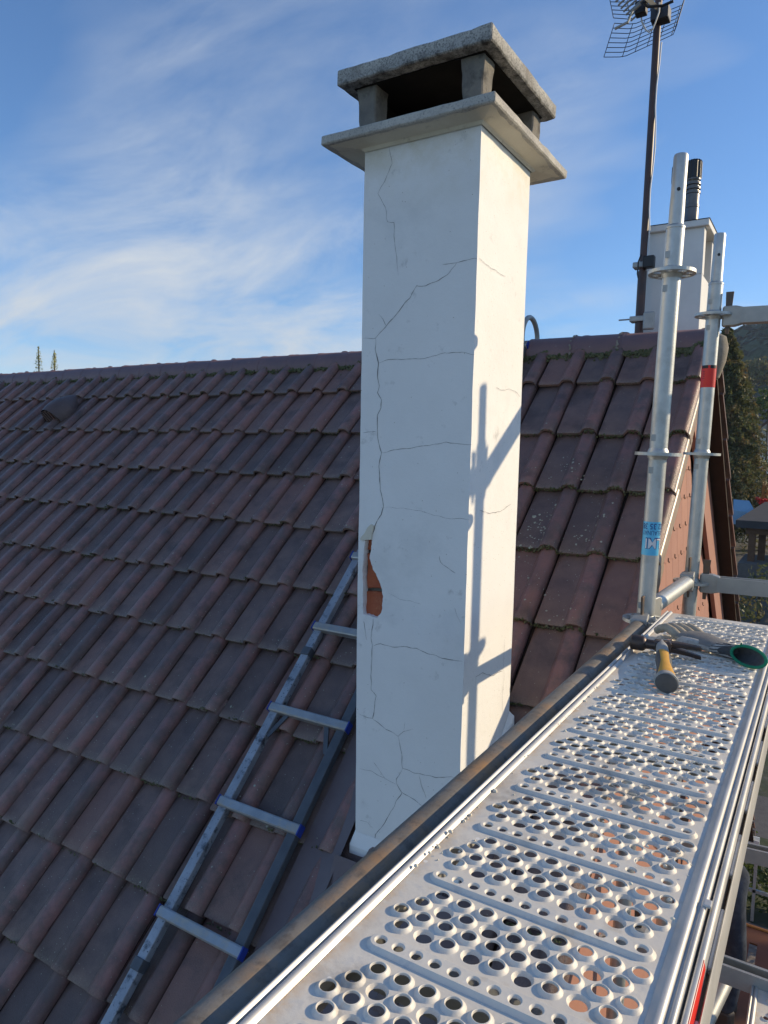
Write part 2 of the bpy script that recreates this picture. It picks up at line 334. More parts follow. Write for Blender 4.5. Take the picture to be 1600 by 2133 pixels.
# tile mesh: x across (roll on the right), y up the slope, z out of the roof
PROF = [(0.007, -.001), (.055, -.001), (.106, 0), (.114, .003), (.121, .013), (.128, .0225), (.138, .0275), (.152, .0285), (.166, .0275), (.177, .0225), (.1835, .011), (.1865, -.004)]
ROWS_U = [1.378, .639, -.049, -.732, -1.440, -2.080, -2.735, -3.396, -4.041, -4.672]
def rowS(j):      # lower edge of course j along the slope; the tiler's gauge is not quite even
    i = j + 1
    return U * (ROWS_U[i] if i < len(ROWS_U) else ROWS_U[-1] - .64 * (i - len(ROWS_U) + 1))
def tile_mesh(name, verge=False, warp=0.0):
    mb = MB(); L = G + .045; th = .017; pts = PROF
    k = W / .190
    def zt(y): return .028 * (1 - y / L) + .001
    rows = [(0.0, -.0035), (.006, .0), (L * .5, warp), (L, 0)]
    for y, dz in rows:
        for x, z in pts: mb.v.append(Vector((x * k, y, zt(y) + z + dz)))
    n = len(pts)
    for j in range(len(rows) - 1):
        for i in range(n - 1): mb.f.append((j*n+i, j*n+i+1, (j+1)*n+i+1, (j+1)*n+i))
    # lower edge: front lip with thickness
    o = len(mb.v)
    for x, z in pts: mb.v.append(Vector((x * k, .0015, zt(0) + z - th)))
    for i in range(n - 1): mb.f.append((i, o+i, o+i+1, i+1))
    # right flank of the roll, left edge
    o2 = len(mb.v); mb.v += [Vector((pts[-1][0]*k, L, -.008)), Vector((pts[0][0]*k, L, -.012))]
    mb.f.append((n-1, o+n-1, o2, 3*n+n-1)); mb.f.append((0, 3*n, o2+1, o))
    if verge:
        x = pts[-1][0] * k
        def z0(y): return zt(y) + .001
        prof = [(x - .002, .004), (x + .004, .0), (x + .0065, -.012), (x + .0065, -.060), (x + .002, -.062)]
        o3 = len(mb.v)
        for y in (0, L):
            for a, b in prof: mb.v.append(Vector((a, y, z0(y) + b)))
        for i in range(len(prof) - 1): mb.f.append((o3+i, o3+i+1, o3+5+i+1, o3+5+i))
        mb.f.append((o3, o3+1, o3+2, o3+3, o3+4))
    return mb
tm = [tile_mesh('t', warp=q).mesh('roof_tile', M['tile'], ang=50) for q in (0, .0015, -.0012)]
vm = tile_mesh('t', True).mesh('verge_tile', M['tile'], ang=50); vm.materials.append(M['vergeside'])
for f_ in vm.polygons[-5:]: f_.material_index = 1
TB = Matrix((Vector((1,0,0)), SD, SN)).transposed()
underlay = MB()
xl, xr = -9.4, XG - .03
underlay.add([rp(xl, -6.8, -.012), rp(xr, -6.8, -.012), rp(xr, S_APEX, -.012), rp(xl, S_APEX, -.012),
              rp(xl, -6.8, -.16), rp(xr, -6.8, -.16), rp(xr, S_APEX, -.16), rp(xl, S_APEX, -.16)], [(0,1,2,3),(4,7,6,5),(0,4,5,1),(1,5,6,2),(2,6,7,3),(3,7,4,0)])
front = part('front_roof', underlay, M['soffit'], house, smooth=False)
CH = dict(x0=-1.200, x1=-.836, y0=1.794, y1=2.160)    # chimney shaft
cand = []
for j in range(-1, 13):
    s0 = rowS(j)
    for k in range(-1, 46):
        x0 = SEAM0 - W * (k + 1) + 0.0
        if k > 2: x0 *= 1 - .018 * min(1, max(0, -s0 / U / 4))
        cand.append((j, k, x0, s0))
vis = []; rest = []
for j, k, x0, s0 in cand:
    c = rp(x0 + W / 2, s0 + G / 2); p = proj(c)
    if k < 0: vis.append((1e9 if -60 < p[0] < 1660 and p[1] < 1700 else -1, j, k, x0, s0)); continue
    inn = p[2] > .1 and -50 < p[0] < 1500 and 600 < p[1] < 2200
    hid = (p[0] > 775 and p[0] < 1035 and p[1] < 1700) or p[0] > 470 + (2133 - p[1]) * 1.05 + 60
    vis.append((1 / p[2] if inn and not hid else -1, j, k, x0, s0))
vis.sort(reverse=True)
nv = 0
stuffmb = MB()
tproto = [tile_mesh('t'), tile_mesh('t', True)]
rt = random.Random(3)
for sc, j, k, x0, s0 in vis:
    L_ = TB.to_4x4()
    m = Matrix.Translation(rp(x0 + rt.uniform(-.002, .002), s0 + rt.gauss(0, .0045), rt.uniform(-.001, .003))) @ L_ @ Matrix.Rotation(R(rt.gauss(0, .38)), 4, 'Z') @ Matrix.Rotation(R(rt.uniform(-.6, .6)), 4, 'Y') @ Matrix.Rotation(R(rt.uniform(-.25, .35)), 4, 'X')
    if j == -1:      # top course is cut under the ridge
        pass
    if sc > 0 and nv < 299:
        link('roof_tile', vm if k < 0 else tm[rt.randrange(3)], front, m); nv += 1
    else:
        q = tproto[1 if k < 0 else 0]; stuffmb.add([m @ v for v in q.v], q.f)
o = part('roof_tiles', stuffmb, M['tile'], front, ang=50); tag(o, kind='stuff')
# back slope with its own verge tiles (undersides seen past the gable)
BL = 8.35
def bpnt(x, s, h=0.0): return Vector((x, APEX.y, APEX.z)) + BD * s + BN * h
xb_ = XW + .028
ub = MB().add([bpnt(xl, 0, -.012), bpnt(xb_, 0, -.012), bpnt(xb_, BL, -.012), bpnt(xl, BL, -.012), bpnt(xl, 0, -.16), bpnt(xb_, 0, -.16), bpnt(xb_, BL, -.16), bpnt(xl, BL, -.16)],
              [(0,1,2,3),(4,7,6,5),(0,4,5,1),(1,5,6,2),(2,6,7,3),(3,7,4,0)])
back = part('back_roof', ub, M['soffit'], house, smooth=False)
BB = Matrix((Vector((-1,0,0)), -BD, BN)).transposed().to_4x4()
bmesh_t = tile_mesh('t')
# verge tile of the far slope: roll flank on its outer edge, plain slab with a thin lit edge
vb = MB(); Lb = G + .05
vb.box((-.012, 0, .004), (.20, Lb, .019)); vb.box((-.0155, -.001, .002), (-.0125, Lb, .0215))
for q in vb.v: q.z += .050 * (1 - q.y / Lb)
vbm = vb.mesh('verge_tile', M['tile'], smooth=False)
sb = MB()
for j in range(24):
    for k in range(0, 46):
        m = Matrix.Translation(bpnt(XG - W * k, G * (j + 1) + .09)) @ BB
        if k == 0: link('verge_tile', vbm, back, m)
        elif k < 4 or j < 4: sb.add([m @ v for v in bmesh_t.v], bmesh_t.f)
tag(part('roof_tiles', sb, M['tile'], back, ang=50), kind='stuff')
# gutter at the far eave
gm = MB(); e = bpnt(0, BL)
gprof = [(.0, .02), (.0, -.07), (.03, -.10), (.09, -.10), (.12, -.07), (.12, .02), (.105, .02), (.105, -.065), (.085, -.085), (.035, -.085), (.015, -.065), (.015, .02)]
gm.prism(gprof, lambda a, b, d: Vector((d, e.y + a - .02, e.z + b)), -9.2, XG + .06)
part('gutter', gm, M['white'], back, smooth=False)
# ridge tiles
RT = .236; ry = APEX.y; rz0 = APEX.z - .052
def ridge_mesh():
    mb = MB(); n = 14; L = RT + .03
    for x, r in ((0, .0935), (.020, .0935), (.022, .0915), (L, .0895)):
        for i in range(n + 1):
            a = R(-12) + R(204) * i / n; mb.v.append(Vector((x, -r * 1.08 * math.cos(a), r * math.sin(a))))
    for j in range(3):
        for i in range(n): mb.f.append((j*(n+1)+i, j*(n+1)+i+1, (j+1)*(n+1)+i+1, (j+1)*(n+1)+i))
    o = len(mb.v)
    for i in range(n + 1):
        a = R(-12) + R(204) * i / n; mb.v.append(Vector((0, -.080 * 1.08 * math.cos(a), .080 * math.sin(a))))
    for i in range(n): mb.f.append((i, o+i, o+i+1, i+1))
    return mb.mesh('ridge_tile', M['ridge'], ang=45)
rm = ridge_mesh(); ridge_parent = part('ridge_bed', MB().box((xl, ry - .075, rz0 - .06), (XG - .02, ry + .075, rz0 + .045)), M['mortar'], house, smooth=False)
x = -1.868 * U - RT * 40; jm = MB()
while x < XG - .02:
    m = Matrix.Translation((x, ry + rt.uniform(-.003, .003), rz0 + rt.uniform(-.003, .003))) @ Matrix.Rotation(R(rt.uniform(-.5, .5)), 4, 'Y')
    if x + RT + .03 > XG + .05: m = m @ Matrix.Diagonal((max(.2, (XG - .01 - x) / (RT + .03)), 1, 1, 1))
    link('ridge_tile', rm, ridge_parent, m)
    if x > -1.3:      # mortar smeared in the joints near the gable
        for i in range(26):
            a = R(-5 + 110 * i / 25 + rt.uniform(-2, 2)); r = .0985
            if rt.random() < .8: jm.lathe([(.002, 0), (.006, .001), (.003, .003)], (x + rt.uniform(-.004, .004), ry - r * 1.08 * math.cos(a), rz0 + r * math.sin(a)), (0, -math.cos(a), math.sin(a)), 6)
    x += RT
tag(part('joint_mortar', jm, M['mortar'], ridge_parent), kind='stuff')
# ridge end: rough mortar plug at the gable
mp_ = MB(); mp_.lathe([(.0, -.16), (.03, -.14), (.055, -.06), (.062, 0), (.05, .05), (0, .075)], (XG + .0, ry, rz0 + .0), (0, 0, 1), 12)
part('ridge_end_mortar', mp_, M['mortar'], ridge_parent)
# moss: under the ridge and along the lower edges of the courses
def blob(mb, c, r, nrm, fl=.6):
    n = nrm.normalized(); a = n.orthogonal().normalized(); b = n.cross(a); c = Vector(c)
    ring = [c + a*(r*math.cos(t)*rnd(.75, 1.2)) + b*(r*math.sin(t)*rnd(.75, 1.2)) for t in (0, 1.05, 2.1, 3.14, 4.19, 5.24)]
    ring2 = [c + (q - c) * .6 + n * (r * fl * rnd(.6, 1)) for q in ring]
    mb.add(ring + ring2 + [c + n * r * fl * 1.1], [(i, (i+1) % 6, 6+(i+1) % 6, 6+i) for i in range(6)] + [(6+i, 6+(i+1) % 6, 12) for i in range(6)])
ms = MB()
def prof_z(f):
    xx = (f % 1.0) * .190
    for (a, za), (b, zb) in zip(PROF, PROF[1:]):
        if a <= xx <= b: return za + (zb - za) * (xx - a) / (b - a)
    return 0
for _ in range(5200):          # strip under the ridge
    u = rnd(0, 1); x = XG - .03 - (u ** 1.5) * 6.4
    dens = noise.noise(Vector((x * 2.2, 0, 0))) * .5 + .62 + (.3 if x > -1.6 else 0)
    if random.random() > dens: continue
    s = S_APEX - .105 - abs(random.gauss(0, .018)) ; f = (x - SEAM0) / W
    if prof_z(f) > .012: s += .03
    blob(ms, rp(x, s, .010 + prof_z(f) * .5 + rnd(0, .012)), rnd(.004, .011), SN + rvec() * .5, .9)
for j in range(-1, 9):
    s0 = rowS(j)
    for _ in range(1100):
        x = XG - .02 - rnd(0, 1) ** 1.2 * 5.2
        if CH['x0'] - .03 < x < CH['x1'] + .03 and j in (1, 2, 3, 4, 5): pass
        right = x > -1.3
        d = noise.noise(Vector((x * 3.1, j * 5.3, 2.0))) + (.30 if right else -.02) - (.45 if (right and j == -1) else 0)
        if random.random() > .40 + d: continue
        f = (x - SEAM0) / W
        blob(ms, rp(x, s0 - rnd(-.004, .003), .020 + prof_z(f) + rnd(-.012, .007)), rnd(.0025, .0065 if right else .0046), SN * .6 - SD + rvec() * .4, .9)
tag(part('moss', ms, M['moss'], front, smooth=False), 'green moss along the tile edges and under the ridge', kind='stuff')
# lichen: pale crusts on the tiles, thick right of the chimney and along the lower edges
lc = MB(); rl_ = random.Random(21)
def crust(x, s, r):
    f = (x - SEAM0) / W; k = 0
    for j in range(-1, 10):
        if rowS(j) <= s: k = (s - rowS(j)) / (G + .045); break
    h = .001 + .028 * (1 - k) + prof_z(f) + .0008; n = 7; c = rp(x, s, h)
    ring = [c + Vector((1, 0, 0)) * (r * math.cos(a) * rl_.uniform(.6, 1.2)) + SD * (r * math.sin(a) * rl_.uniform(.6, 1.2)) - SN * .0012 for a in [6.283 * i / n for i in range(n)]]
    lc.add(ring + [c + SN * .0012], [(i, (i + 1) % n, n) for i in range(n)])
for (px_, py_, n_, sp) in ((1112, 1125, 34, .030), (1100, 1150, 20, .03), (1140, 1085, 16, .03), (1098, 1215, 22, .035), (1120, 1250, 14, .05), (1160, 1290, 16, .05), (1110, 980, 14, .04), (1170, 990, 16, .04), (1230, 1010, 16, .04), (1215, 1135, 18, .03), (1250, 1120, 12, .05)):
    q = roofpt(px_, py_); s_q = (q - P0).dot(SD)
    for _ in range(n_): crust(q.x + rl_.gauss(0, sp), s_q + rl_.gauss(0, sp * 1.3), abs(rl_.gauss(0, .0028)) + .0012)
for _ in range(900):
    j = rl_.randrange(-1, 9); x = -1.25 - rl_.random() ** 1.2 * 4.0
    crust(x, rowS(j) + .006 + abs(rl_.gauss(0, .035)), abs(rl_.gauss(0, .0016)) + .0009)
M['lichen'] = mat('lichen', (.46,.46,.38), .95, var=(.34,.34,.24), vscale=60)
tag(part('lichen', lc, M['lichen'], front, smooth=False), kind='stuff')
# roof vent: hooded dome with slots on a tile
vc = roofpt(138, 862); vt = MB()
vloc = Matrix.Translation(vc + SN * .012) @ TB.to_4x4()
rings = []
for i in range(9):
    t = i / 8; yy = -.12 + .32 * t; hh = .135 * math.sin(math.pi * min(1, .42 + .58 * t)) ** .8 if t < 1 else .0; ww = .115 * (1 - .75 * max(0, t - .45) / .55) * (.82 + .18 * math.sin(math.pi * min(1, t * 1.4)))
    rings.append([Vector((ww * math.cos(R(180) * q / 12), yy, max(.0, hh) * math.sin(R(180) * q / 12))) for q in range(13)])
vt.loft(rings, cap=False, closed=False)
vt.v = [vloc @ q for q in vt.v]
vent = part('vent_tile', vt, M['tile'], front, ang=60)
sl_ = MB()
fr = [Vector((.092 * math.cos(a), -.112, .115 * math.sin(a))) for a in [R(180) * q / 12 for q in range(13)]]
sl_.v = [vloc @ q for q in fr]; sl_.f = [tuple(range(13))]
part('vent_opening', sl_, M['soot'], vent, smooth=False)  # flat near-black sheet stands for the hollow behind the fins
for q in range(-2, 3):
    a = MB().box((q*.033 - .008, -.122, 0), (q*.033 + .008, -.111, .118 * math.sqrt(max(.1, 1 - (q*.033/.098)**2))), vloc)
    part('vent_fin', a, M['tile'], vent, smooth=False)

# gable wall with hung shingles
gw = MB(); ez = bpnt(0, BL - .6); fz = rp(0, -6.4)
gw.prism([(fz.y, GZ), (fz.y, fz.z - .1), (APEX.y, APEX.z - .17), (ez.y, ez.z - .1), (ez.y, GZ)], lambda a, b, d: Vector((d, a, b)), -9.2, XW)
wall = part('gable_wall', gw, M['slate'], house, smooth=False)
SW, SH = .165, .215
smb = MB().box((0, 0, 0), (.009, SW - .003, SH)); 
for q in smb.v: q.x += .012 * (1 - q.z / SH)
smesh = smb.mesh('shingle', M['slate'], smooth=False)
hk = MB().tube([(.0235, 0, .012), (.024, 0, -.006), (.026, 0, -.010), (.030, 0, -.004)], .0022, 6).mesh('slate_hook', M['wedge'])
row = 0; z = APEX.z - .35
CS = SH - .075
rowi = 0; nsh = 0
while z > -3.2:
    yl = APEX.y - (APEX.z - .20 - z - SH) / math.tan(PITCH) ; yh = APEX.y + (APEX.z - .20 - z - SH) / math.tan(BP)
    y = max(yl, 2.2) - (max(yl, 2.2) % SW) + (SW / 2 if rowi % 2 else 0)
    while y < min(yh, 7.5):
        q = Vector((XW + .006, y, z)); p = proj(q)
        if y + SW < yh and y > yl and 1360 < p[0] < 1620 and 700 < p[1] < 1420 and nsh < 290:
            sh = link('shingle', smesh, wall, Matrix.Translation(q)); nsh += 1
            if p[0] < 1560 and p[1] < 1300: link('slate_hook', hk, sh, Matrix.Translation(q + Vector((-.0, SW * .5, .004))))
        y += SW
    z -= CS; rowi += 1
# far gable side trims: barge board under the far verge
bb = MB()
bb.add([bpnt(XW + .030, .1, -.03), bpnt(XW + .055, .1, -.03), bpnt(XW + .055, BL - .3, -.03), bpnt(XW + .030, BL - .3, -.03), bpnt(XW + .030, .1, -.26), bpnt(XW + .055, .1, -.26), bpnt(XW + .055, BL - .3, -.26), bpnt(XW + .030, BL - .3, -.26)],
       [(0,1,2,3),(4,7,6,5),(0,4,5,1),(1,5,6,2),(2,6,7,3),(3,7,4,0)])
part('barge_board', bb, M['slate'], house, smooth=False)
sf = MB(); sf.add([bpnt(XW + .056, .05, -.004), bpnt(XG - .002, .05, -.004), bpnt(XG - .002, BL, -.004), bpnt(XW + .056, BL, -.004), bpnt(XW + .056, .05, -.022), bpnt(XG - .002, .05, -.022), bpnt(XG - .002, BL, -.022), bpnt(XW + .056, BL, -.022)], [(0,1,2,3),(4,7,6,5),(0,4,5,1),(1,5,6,2),(2,6,7,3),(3,7,4,0)])
part('soffit_board', sf, M['soffit'], house, smooth=False)

def rough_box(a, b, n, amp, sd, top_slope=0.0):
    bm = bmesh.new(); bmesh.ops.create_cube(bm, size=1)
    for v in bm.verts: v.co = Vector((a[0] if v.co.x < 0 else b[0], a[1] if v.co.y < 0 else b[1], a[2] if v.co.z < 0 else b[2]))
    bmesh.ops.bevel(bm, geom=list(bm.edges), offset=min(.0035, (b[2]-a[2]) * .2), segments=1, affect='EDGES')
    bmesh.ops.subdivide_edges(bm, edges=[e for e in bm.edges if e.calc_length() > .05], cuts=n, use_grid_fill=True)
    bm.verts.ensure_lookup_table()
    for v in bm.verts:
        q = v.co * 30 + Vector((sd, 0, 0)); v.co += Vector((noise.noise(q), noise.noise(q + Vector((9,0,0))), noise.noise(q + Vector((0,9,0))))) * amp
    me = MB(); me.v = [v.co.copy() for v in bm.verts]; me.f = [tuple(v.index for v in f.verts) for f in bm.faces]; bm.free(); return me
# ------------------------------------------------------------------ main chimney
x0, x1, y0, y1 = CH['x0'], CH['x1'], CH['y0'], CH['y1']
ZT, ZB = .862, -1.75
ch = thing('chimney', 'tall cracked white rendered chimney with grey concrete cap, brick showing at its edge', 'chimney', ((x0+x1)/2, (y0+y1)/2, -1.35))
HT = .022    # render thickness
def c8(p): return (700 + p[0] * .328125, 600 + p[1] * .328125)
def c1_(p): return (620 + p[0] * .3875, p[1] * .3875)
def c6(p): return (680 + p[0] * .328125, 1200 + p[1] * .328125)
def fpx(q):
    v = onp(q[0], q[1], 1, y0); return (v.x, v.z)
hole0 = [fpx(c8(p)) for p in ((184,1597),(207,1594),(230,1600),(224,1650),(213,1715),(226,1760),(240,1792),(262,1838),(281,1880),(293,1925),(297,1960),(294,2015),(288,2062),(273,2078),(262,2092),(238,2090),(214,2080),(190,2073),(174,2070),(170,2010),(173,1900),(168,1800),(174,1700),(180,1640))]
hole = []
for (a, b), (c, d) in zip(hole0, hole0[1:] + hole0[:1]):
    for q in range(4):
        u = q / 4; P_ = Vector((a + (c - a) * u, 0, b + (d - b) * u)); nn = noise.noise(P_ * 95) * .0028 + noise.noise(P_ * 260) * .0016
        hole.append((P_.x + nn, P_.z + noise.noise(P_ * 120 + Vector((5, 5, 5))) * .0022))
# outline with a slightly uneven, hand-floated edge
def edge_line(xa, za, zb, amp, n=90, sd=0):
    return [(xa + amp * noise.noise(Vector((sd, q * 9.0, 0))) + amp * .5 * noise.noise(Vector((sd, q * 33.0, 4))), q) for q in [za + (zb - za) * i / n for i in range(n + 1)]]
eL = [(x0 - .004 * sm(-.2, .8, z_) + .010 * sm(-.4, -1.3, z_) + dx - x0 + 0, z_) for dx, z_ in edge_line(x0, ZB, ZT, .0012, sd=1)]
eR = edge_line(x1 + .001, ZT, ZB, .0016, sd=5)
out = eL + eR
vs2 = [Vector(p) for p in out] + [Vector(p) for p in hole]; no = len(out); nh = len(hole)
ed = [(i, (i+1) % no) for i in range(no)] + [(no+i, no+(i+1) % nh) for i in range(nh)]
rv, re, rf, _, _, _ = delaunay_2d_cdt(vs2, ed, [], 0, 1e-6)
def inpoly(p, poly):
    c = False; n = len(poly); j = n - 1
    for i in range(n):
        if (poly[i][1] > p[1]) != (poly[j][1] > p[1]) and p[0] < (poly[j][0]-poly[i][0]) * (p[1]-poly[i][1]) / (poly[j][1]-poly[i][1]) + poly[i][0]: c = not c
        j = i
    return c
sk = MB(); sk.v = [Vector((p[0], y0, p[1])) for p in rv]
for f_ in rf:
    cx_ = sum(rv[i][0] for i in f_) / len(f_); cz_ = sum(rv[i][1] for i in f_) / len(f_)
    if inpoly((cx_, cz_), out) and not inpoly((cx_, cz_), hole): sk.f.append(tuple(f_))
# depth of the render at the hole
o_ = len(sk.v)
for p in hole: sk.v += [Vector((p[0], y0, p[1])), Vector((p[0] + .001, y0 + HT + .004, p[1]))]
for i in range(nh):
    j = (i + 1) % nh; sk.f.append((o_+2*i, o_+2*j, o_+2*j+1, o_+2*i+1))
# other three faces follow the same outline
n2_ = len(eR); o_ = len(sk.v)
for (px_, pz_) in eR: sk.v += [Vector((px_, y0, pz_)), Vector((x1 + (px_-x1) * .3, y0 + .006, pz_)), Vector((x1 + .0006 * noise.noise(Vector((7, pz_*5, 0))), y1, pz_))]
for i in range(n2_ - 1):
    a = o_ + 3*i; sk.f += [(a, a+3, a+4, a+1), (a+1, a+4, a+5, a+2)]
o_ = len(sk.v); eLr = eL
for (px_, pz_) in eLr: sk.v += [Vector((px_, y0, pz_)), Vector((px_, y1, pz_))]
for i in range(len(eLr) - 1):
    a = o_ + 2*i; sk.f.append((a, a+1, a+3, a+2))
sk.add([(x0, y1, ZB), (x1, y1, ZB), (x1, y1, ZT), (x0, y1, ZT)], [(0,1,2,3)])
shaft = part('shaft', sk, M['render'], ch, smooth=False)
# brick core inside, seen through the hole: separate bricks
core = MB().box((x0 + .010, y0 + .034, ZB), (x1 - .02, y1 - .02, ZT)); part('core', core, M['oldmortar'], shaft, smooth=False)
bz = -.66; bi = 0
while bz < -.25:
    bx = x0 + .020 - (.09 if bi % 2 else 0)
    while bx < x0 + .20:
        a = rough_box((max(bx, x0 + .017), y0 + .019, bz), (bx + .205, y0 + .07, bz + .108), 9, .0055, bz * 40)
        if bx + .205 > x0 + .05: part('brick', a, M['brick'], shaft)
        bx += .215
    bz += .118; bi += 1
# loose flake of render above the hole
fl = [fpx(c8(p)) for p in ((160,1598),(228,1596),(236,1545),(246,1508),(228,1498),(205,1520),(188,1555),(165,1580))]
fm = MB(); fm.prism(fl, lambda a, b, d: Vector((a, y0 - .004 - .004 * max(0, (-.33 - b) * 8) + d, b)), -.002, .004); part('render_flake', fm, M['render_old'], shaft, smooth=False)
# cracks: narrow, uneven open lines
CR = [[c1_(p) for p in ((490,770),(510,880),(470,970),(432,1040),(470,1110),(485,1190),(520,1195),(518,1270),(530,1370),(542,1480))],
 [c1_(p) for p in ((780,1420),(850,1412),(900,1400),(950,1388),(966,1389))],
 [c1_(p) for p in ((855,1415),(810,1470),(760,1505),(690,1538),(640,1535),(605,1600))] + [c8(p) for p in ((440,90),(400,145),(320,240),(250,315),(175,320))],
 [c8(p) for p in ((320,240),(300,200),(270,165))],
 [c8(p) for p in ((250,315),(250,390),(270,475),(265,560),(272,620),(262,665),(288,710),(285,760),(262,810),(260,900),(270,980),(290,1045),(275,1130),(280,1280),(298,1340),(303,1390),(285,1440),(245,1510),(230,1590))],
 [c8(p) for p in ((275,475),(340,455),(430,450),(520,450),(640,430),(690,412),(800,408),(880,422))],
 [c8(p) for p in ((290,1048),(370,1030),(520,1010),(640,990),(700,978),(770,988),(866,992))],
 [c8(p) for p in ((172,917),(205,912),(255,912))],
 [c8(p) for p in ((305,1390),(420,1396),(540,1415),(640,1445),(700,1460),(850,1470))],
 [c8(p) for p in ((655,1700),(665,1740),(680,1760),(720,1785),(760,1810))],
 [c6(p) for p in ((300,270),(285,390),(292,440),(285,560),(285,720),(315,760),(300,870),(295,905),(250,895),(208,875))],
 [c6(p) for p in ((235,285),(250,350),(258,410))],
 [c6(p) for p in ((300,440),(345,432),(420,448),(500,450),(570,458),(640,490),(700,505),(740,522),(865,540))],
 [c6(p) for p in ((295,905),(380,970),(420,990),(455,1015),(490,985),(550,970))],
 [c6(p) for p in ((490,985),(500,930))],
 [c6(p) for p in ((455,1015),(475,1120),(485,1218),(560,1250),(610,1262),(690,1275),(810,1278))],
 [c6(p) for p in ((485,1218),(445,1290),(445,1320),(480,1375),(440,1440),(390,1530),(350,1600),(310,1640),(295,1740))],
 [c6(p) for p in ((480,1375),(560,1420),(610,1460))],
 [c6(p) for p in ((210,1220),(290,1240),(370,1285),(445,1320))],
 [c6(p) for p in ((300,1180),(340,1240),(375,1285))],
 [c6(p) for p in ((590,1262),(600,1320),(635,1410))],
 [c6(p) for p in ((210,1550),(260,1565),(295,1600))],
 [c6(p) for p in ((400,110),(470,150),(530,155),(600,178))],
 [c6(p) for p in ((815,200),(830,250),(855,300))]]
CW = [.8, 1.0, 1.2, .7, 1.7, .9, 1.0, 1.1, .5, .8, 1.2, .7, 1.1, .9, .5, 1.1, 1.1, 1.0, .7, .6, .8, .6, .45, .5]
CR2 = [[c1_(p) for p in ((970,1389),(1010,1418),(1050,1450),(1115,1485))],
 [c8(p) for p in ((1010,635),(1050,648),(1100,640),(1130,655),(1165,690))],
 [c6(p) for p in ((1128,400),(1120,560),(1125,640),(1115,760),(1118,880))],
 [c6(p) for p in ((940,730),(945,640),(985,612),(1020,625),(1060,632),(1085,610),(1115,605))],
 [c8(p) for p in ((905,1410),(970,1430),(1040,1420),(1110,1370))]]
def crack(pts3, wid, nrm, seed):
    mb = MB(); P = []
    for a, b in zip(pts3, pts3[1:]):
        d = b - a; n = max(2, int(d.length / .006)); side = d.cross(nrm).normalized()
        for i in range(n): P.append(a + d * (i / n) + side * (.0030 * noise.noise((a + d * (i/n)) * 40 + Vector((seed, 0, 0)))))
    P.append(pts3[-1]); vs_ = []; L = len(P)
    for i, p in enumerate(P):
        d = (P[min(i+1, L-1)] - P[max(i-1, 0)]).normalized(); side = d.cross(nrm).normalized()
        t = min(i, L-1-i) / max(1, L * .12); w_ = wid * min(1, .25 + t) * (.45 + 1.3 * abs(noise.noise(p * 45 + Vector((seed, 3, 0)))))
        vs_ += [p - side * w_, p + side * w_]
    mb.add(vs_, [(2*i, 2*i+1, 2*i+3, 2*i+2) for i in range(L-1)]); return mb
for i, c in enumerate(CR): part('crack', crack([Vector((fpx(p)[0], y0 - .0006, fpx(p)[1])) for p in c], .00075 * CW[i], Vector((0,-1,0)), i), M['crack'], shaft, smooth=False)
for i, c in enumerate(CR2): part('crack', crack([onp(p[0], p[1], 0, x1) + Vector((.0022, 0, 0)) for p in c], .0006, Vector((1,0,0)), 50+i), M['crack'], shaft, smooth=False)
# crown slab, posts, cap
sa, sbb = (-1.315, 1.726, .878), (-.769, 2.311, .904)
part('crown_slab', rough_box(sa, sbb, 14, .0022, 3), M['concrete'], ch)
ml = MB(); n = 4
rin = [(x0 - .002, y0 - .003), (x1 + .004, y0 - .003), (x1 + .004, y1 + .003), (x0 - .002, y1 + .003)]
rout = [(sa[0] + .012, sa[1] + .010), (sbb[0] - .010, sa[1] + .010), (sbb[0] - .010, sbb[1] - .012), (sa[0] + .012, sbb[1] - .012)]
ml.loft([[Vector((*p, .860)) for p in rin], [Vector((*p, .869)) for p in [(a + (b - a) * .12, c + (d - c) * .12) for (a, c), (b, d) in zip(rin, rout)]], [Vector((*p, .879)) for p in rout]], cap=False)
part('crown_moulding', ml, M['render_old'], ch, smooth=False)
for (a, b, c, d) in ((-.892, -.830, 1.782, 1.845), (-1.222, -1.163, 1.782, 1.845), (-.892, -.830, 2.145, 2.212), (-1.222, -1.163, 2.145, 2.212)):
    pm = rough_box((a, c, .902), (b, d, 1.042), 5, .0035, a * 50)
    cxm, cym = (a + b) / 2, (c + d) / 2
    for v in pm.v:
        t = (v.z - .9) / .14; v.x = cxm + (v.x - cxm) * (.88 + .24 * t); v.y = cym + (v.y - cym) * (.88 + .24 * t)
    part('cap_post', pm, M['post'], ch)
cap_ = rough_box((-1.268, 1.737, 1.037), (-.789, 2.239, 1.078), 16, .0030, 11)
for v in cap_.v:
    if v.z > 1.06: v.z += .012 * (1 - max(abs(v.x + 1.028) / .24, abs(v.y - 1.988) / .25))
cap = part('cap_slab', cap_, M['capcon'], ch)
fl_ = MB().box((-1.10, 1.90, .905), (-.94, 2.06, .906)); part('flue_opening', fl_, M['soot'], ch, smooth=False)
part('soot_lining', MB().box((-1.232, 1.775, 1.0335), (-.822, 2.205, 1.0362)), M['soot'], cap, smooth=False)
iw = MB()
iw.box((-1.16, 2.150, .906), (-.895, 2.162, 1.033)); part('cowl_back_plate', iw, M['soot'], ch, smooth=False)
iw = MB(); iw.box((-1.215, 1.85, .906), (-1.203, 2.14, 1.033)); part('cowl_side_plate', iw, M['soot'], ch, smooth=False)
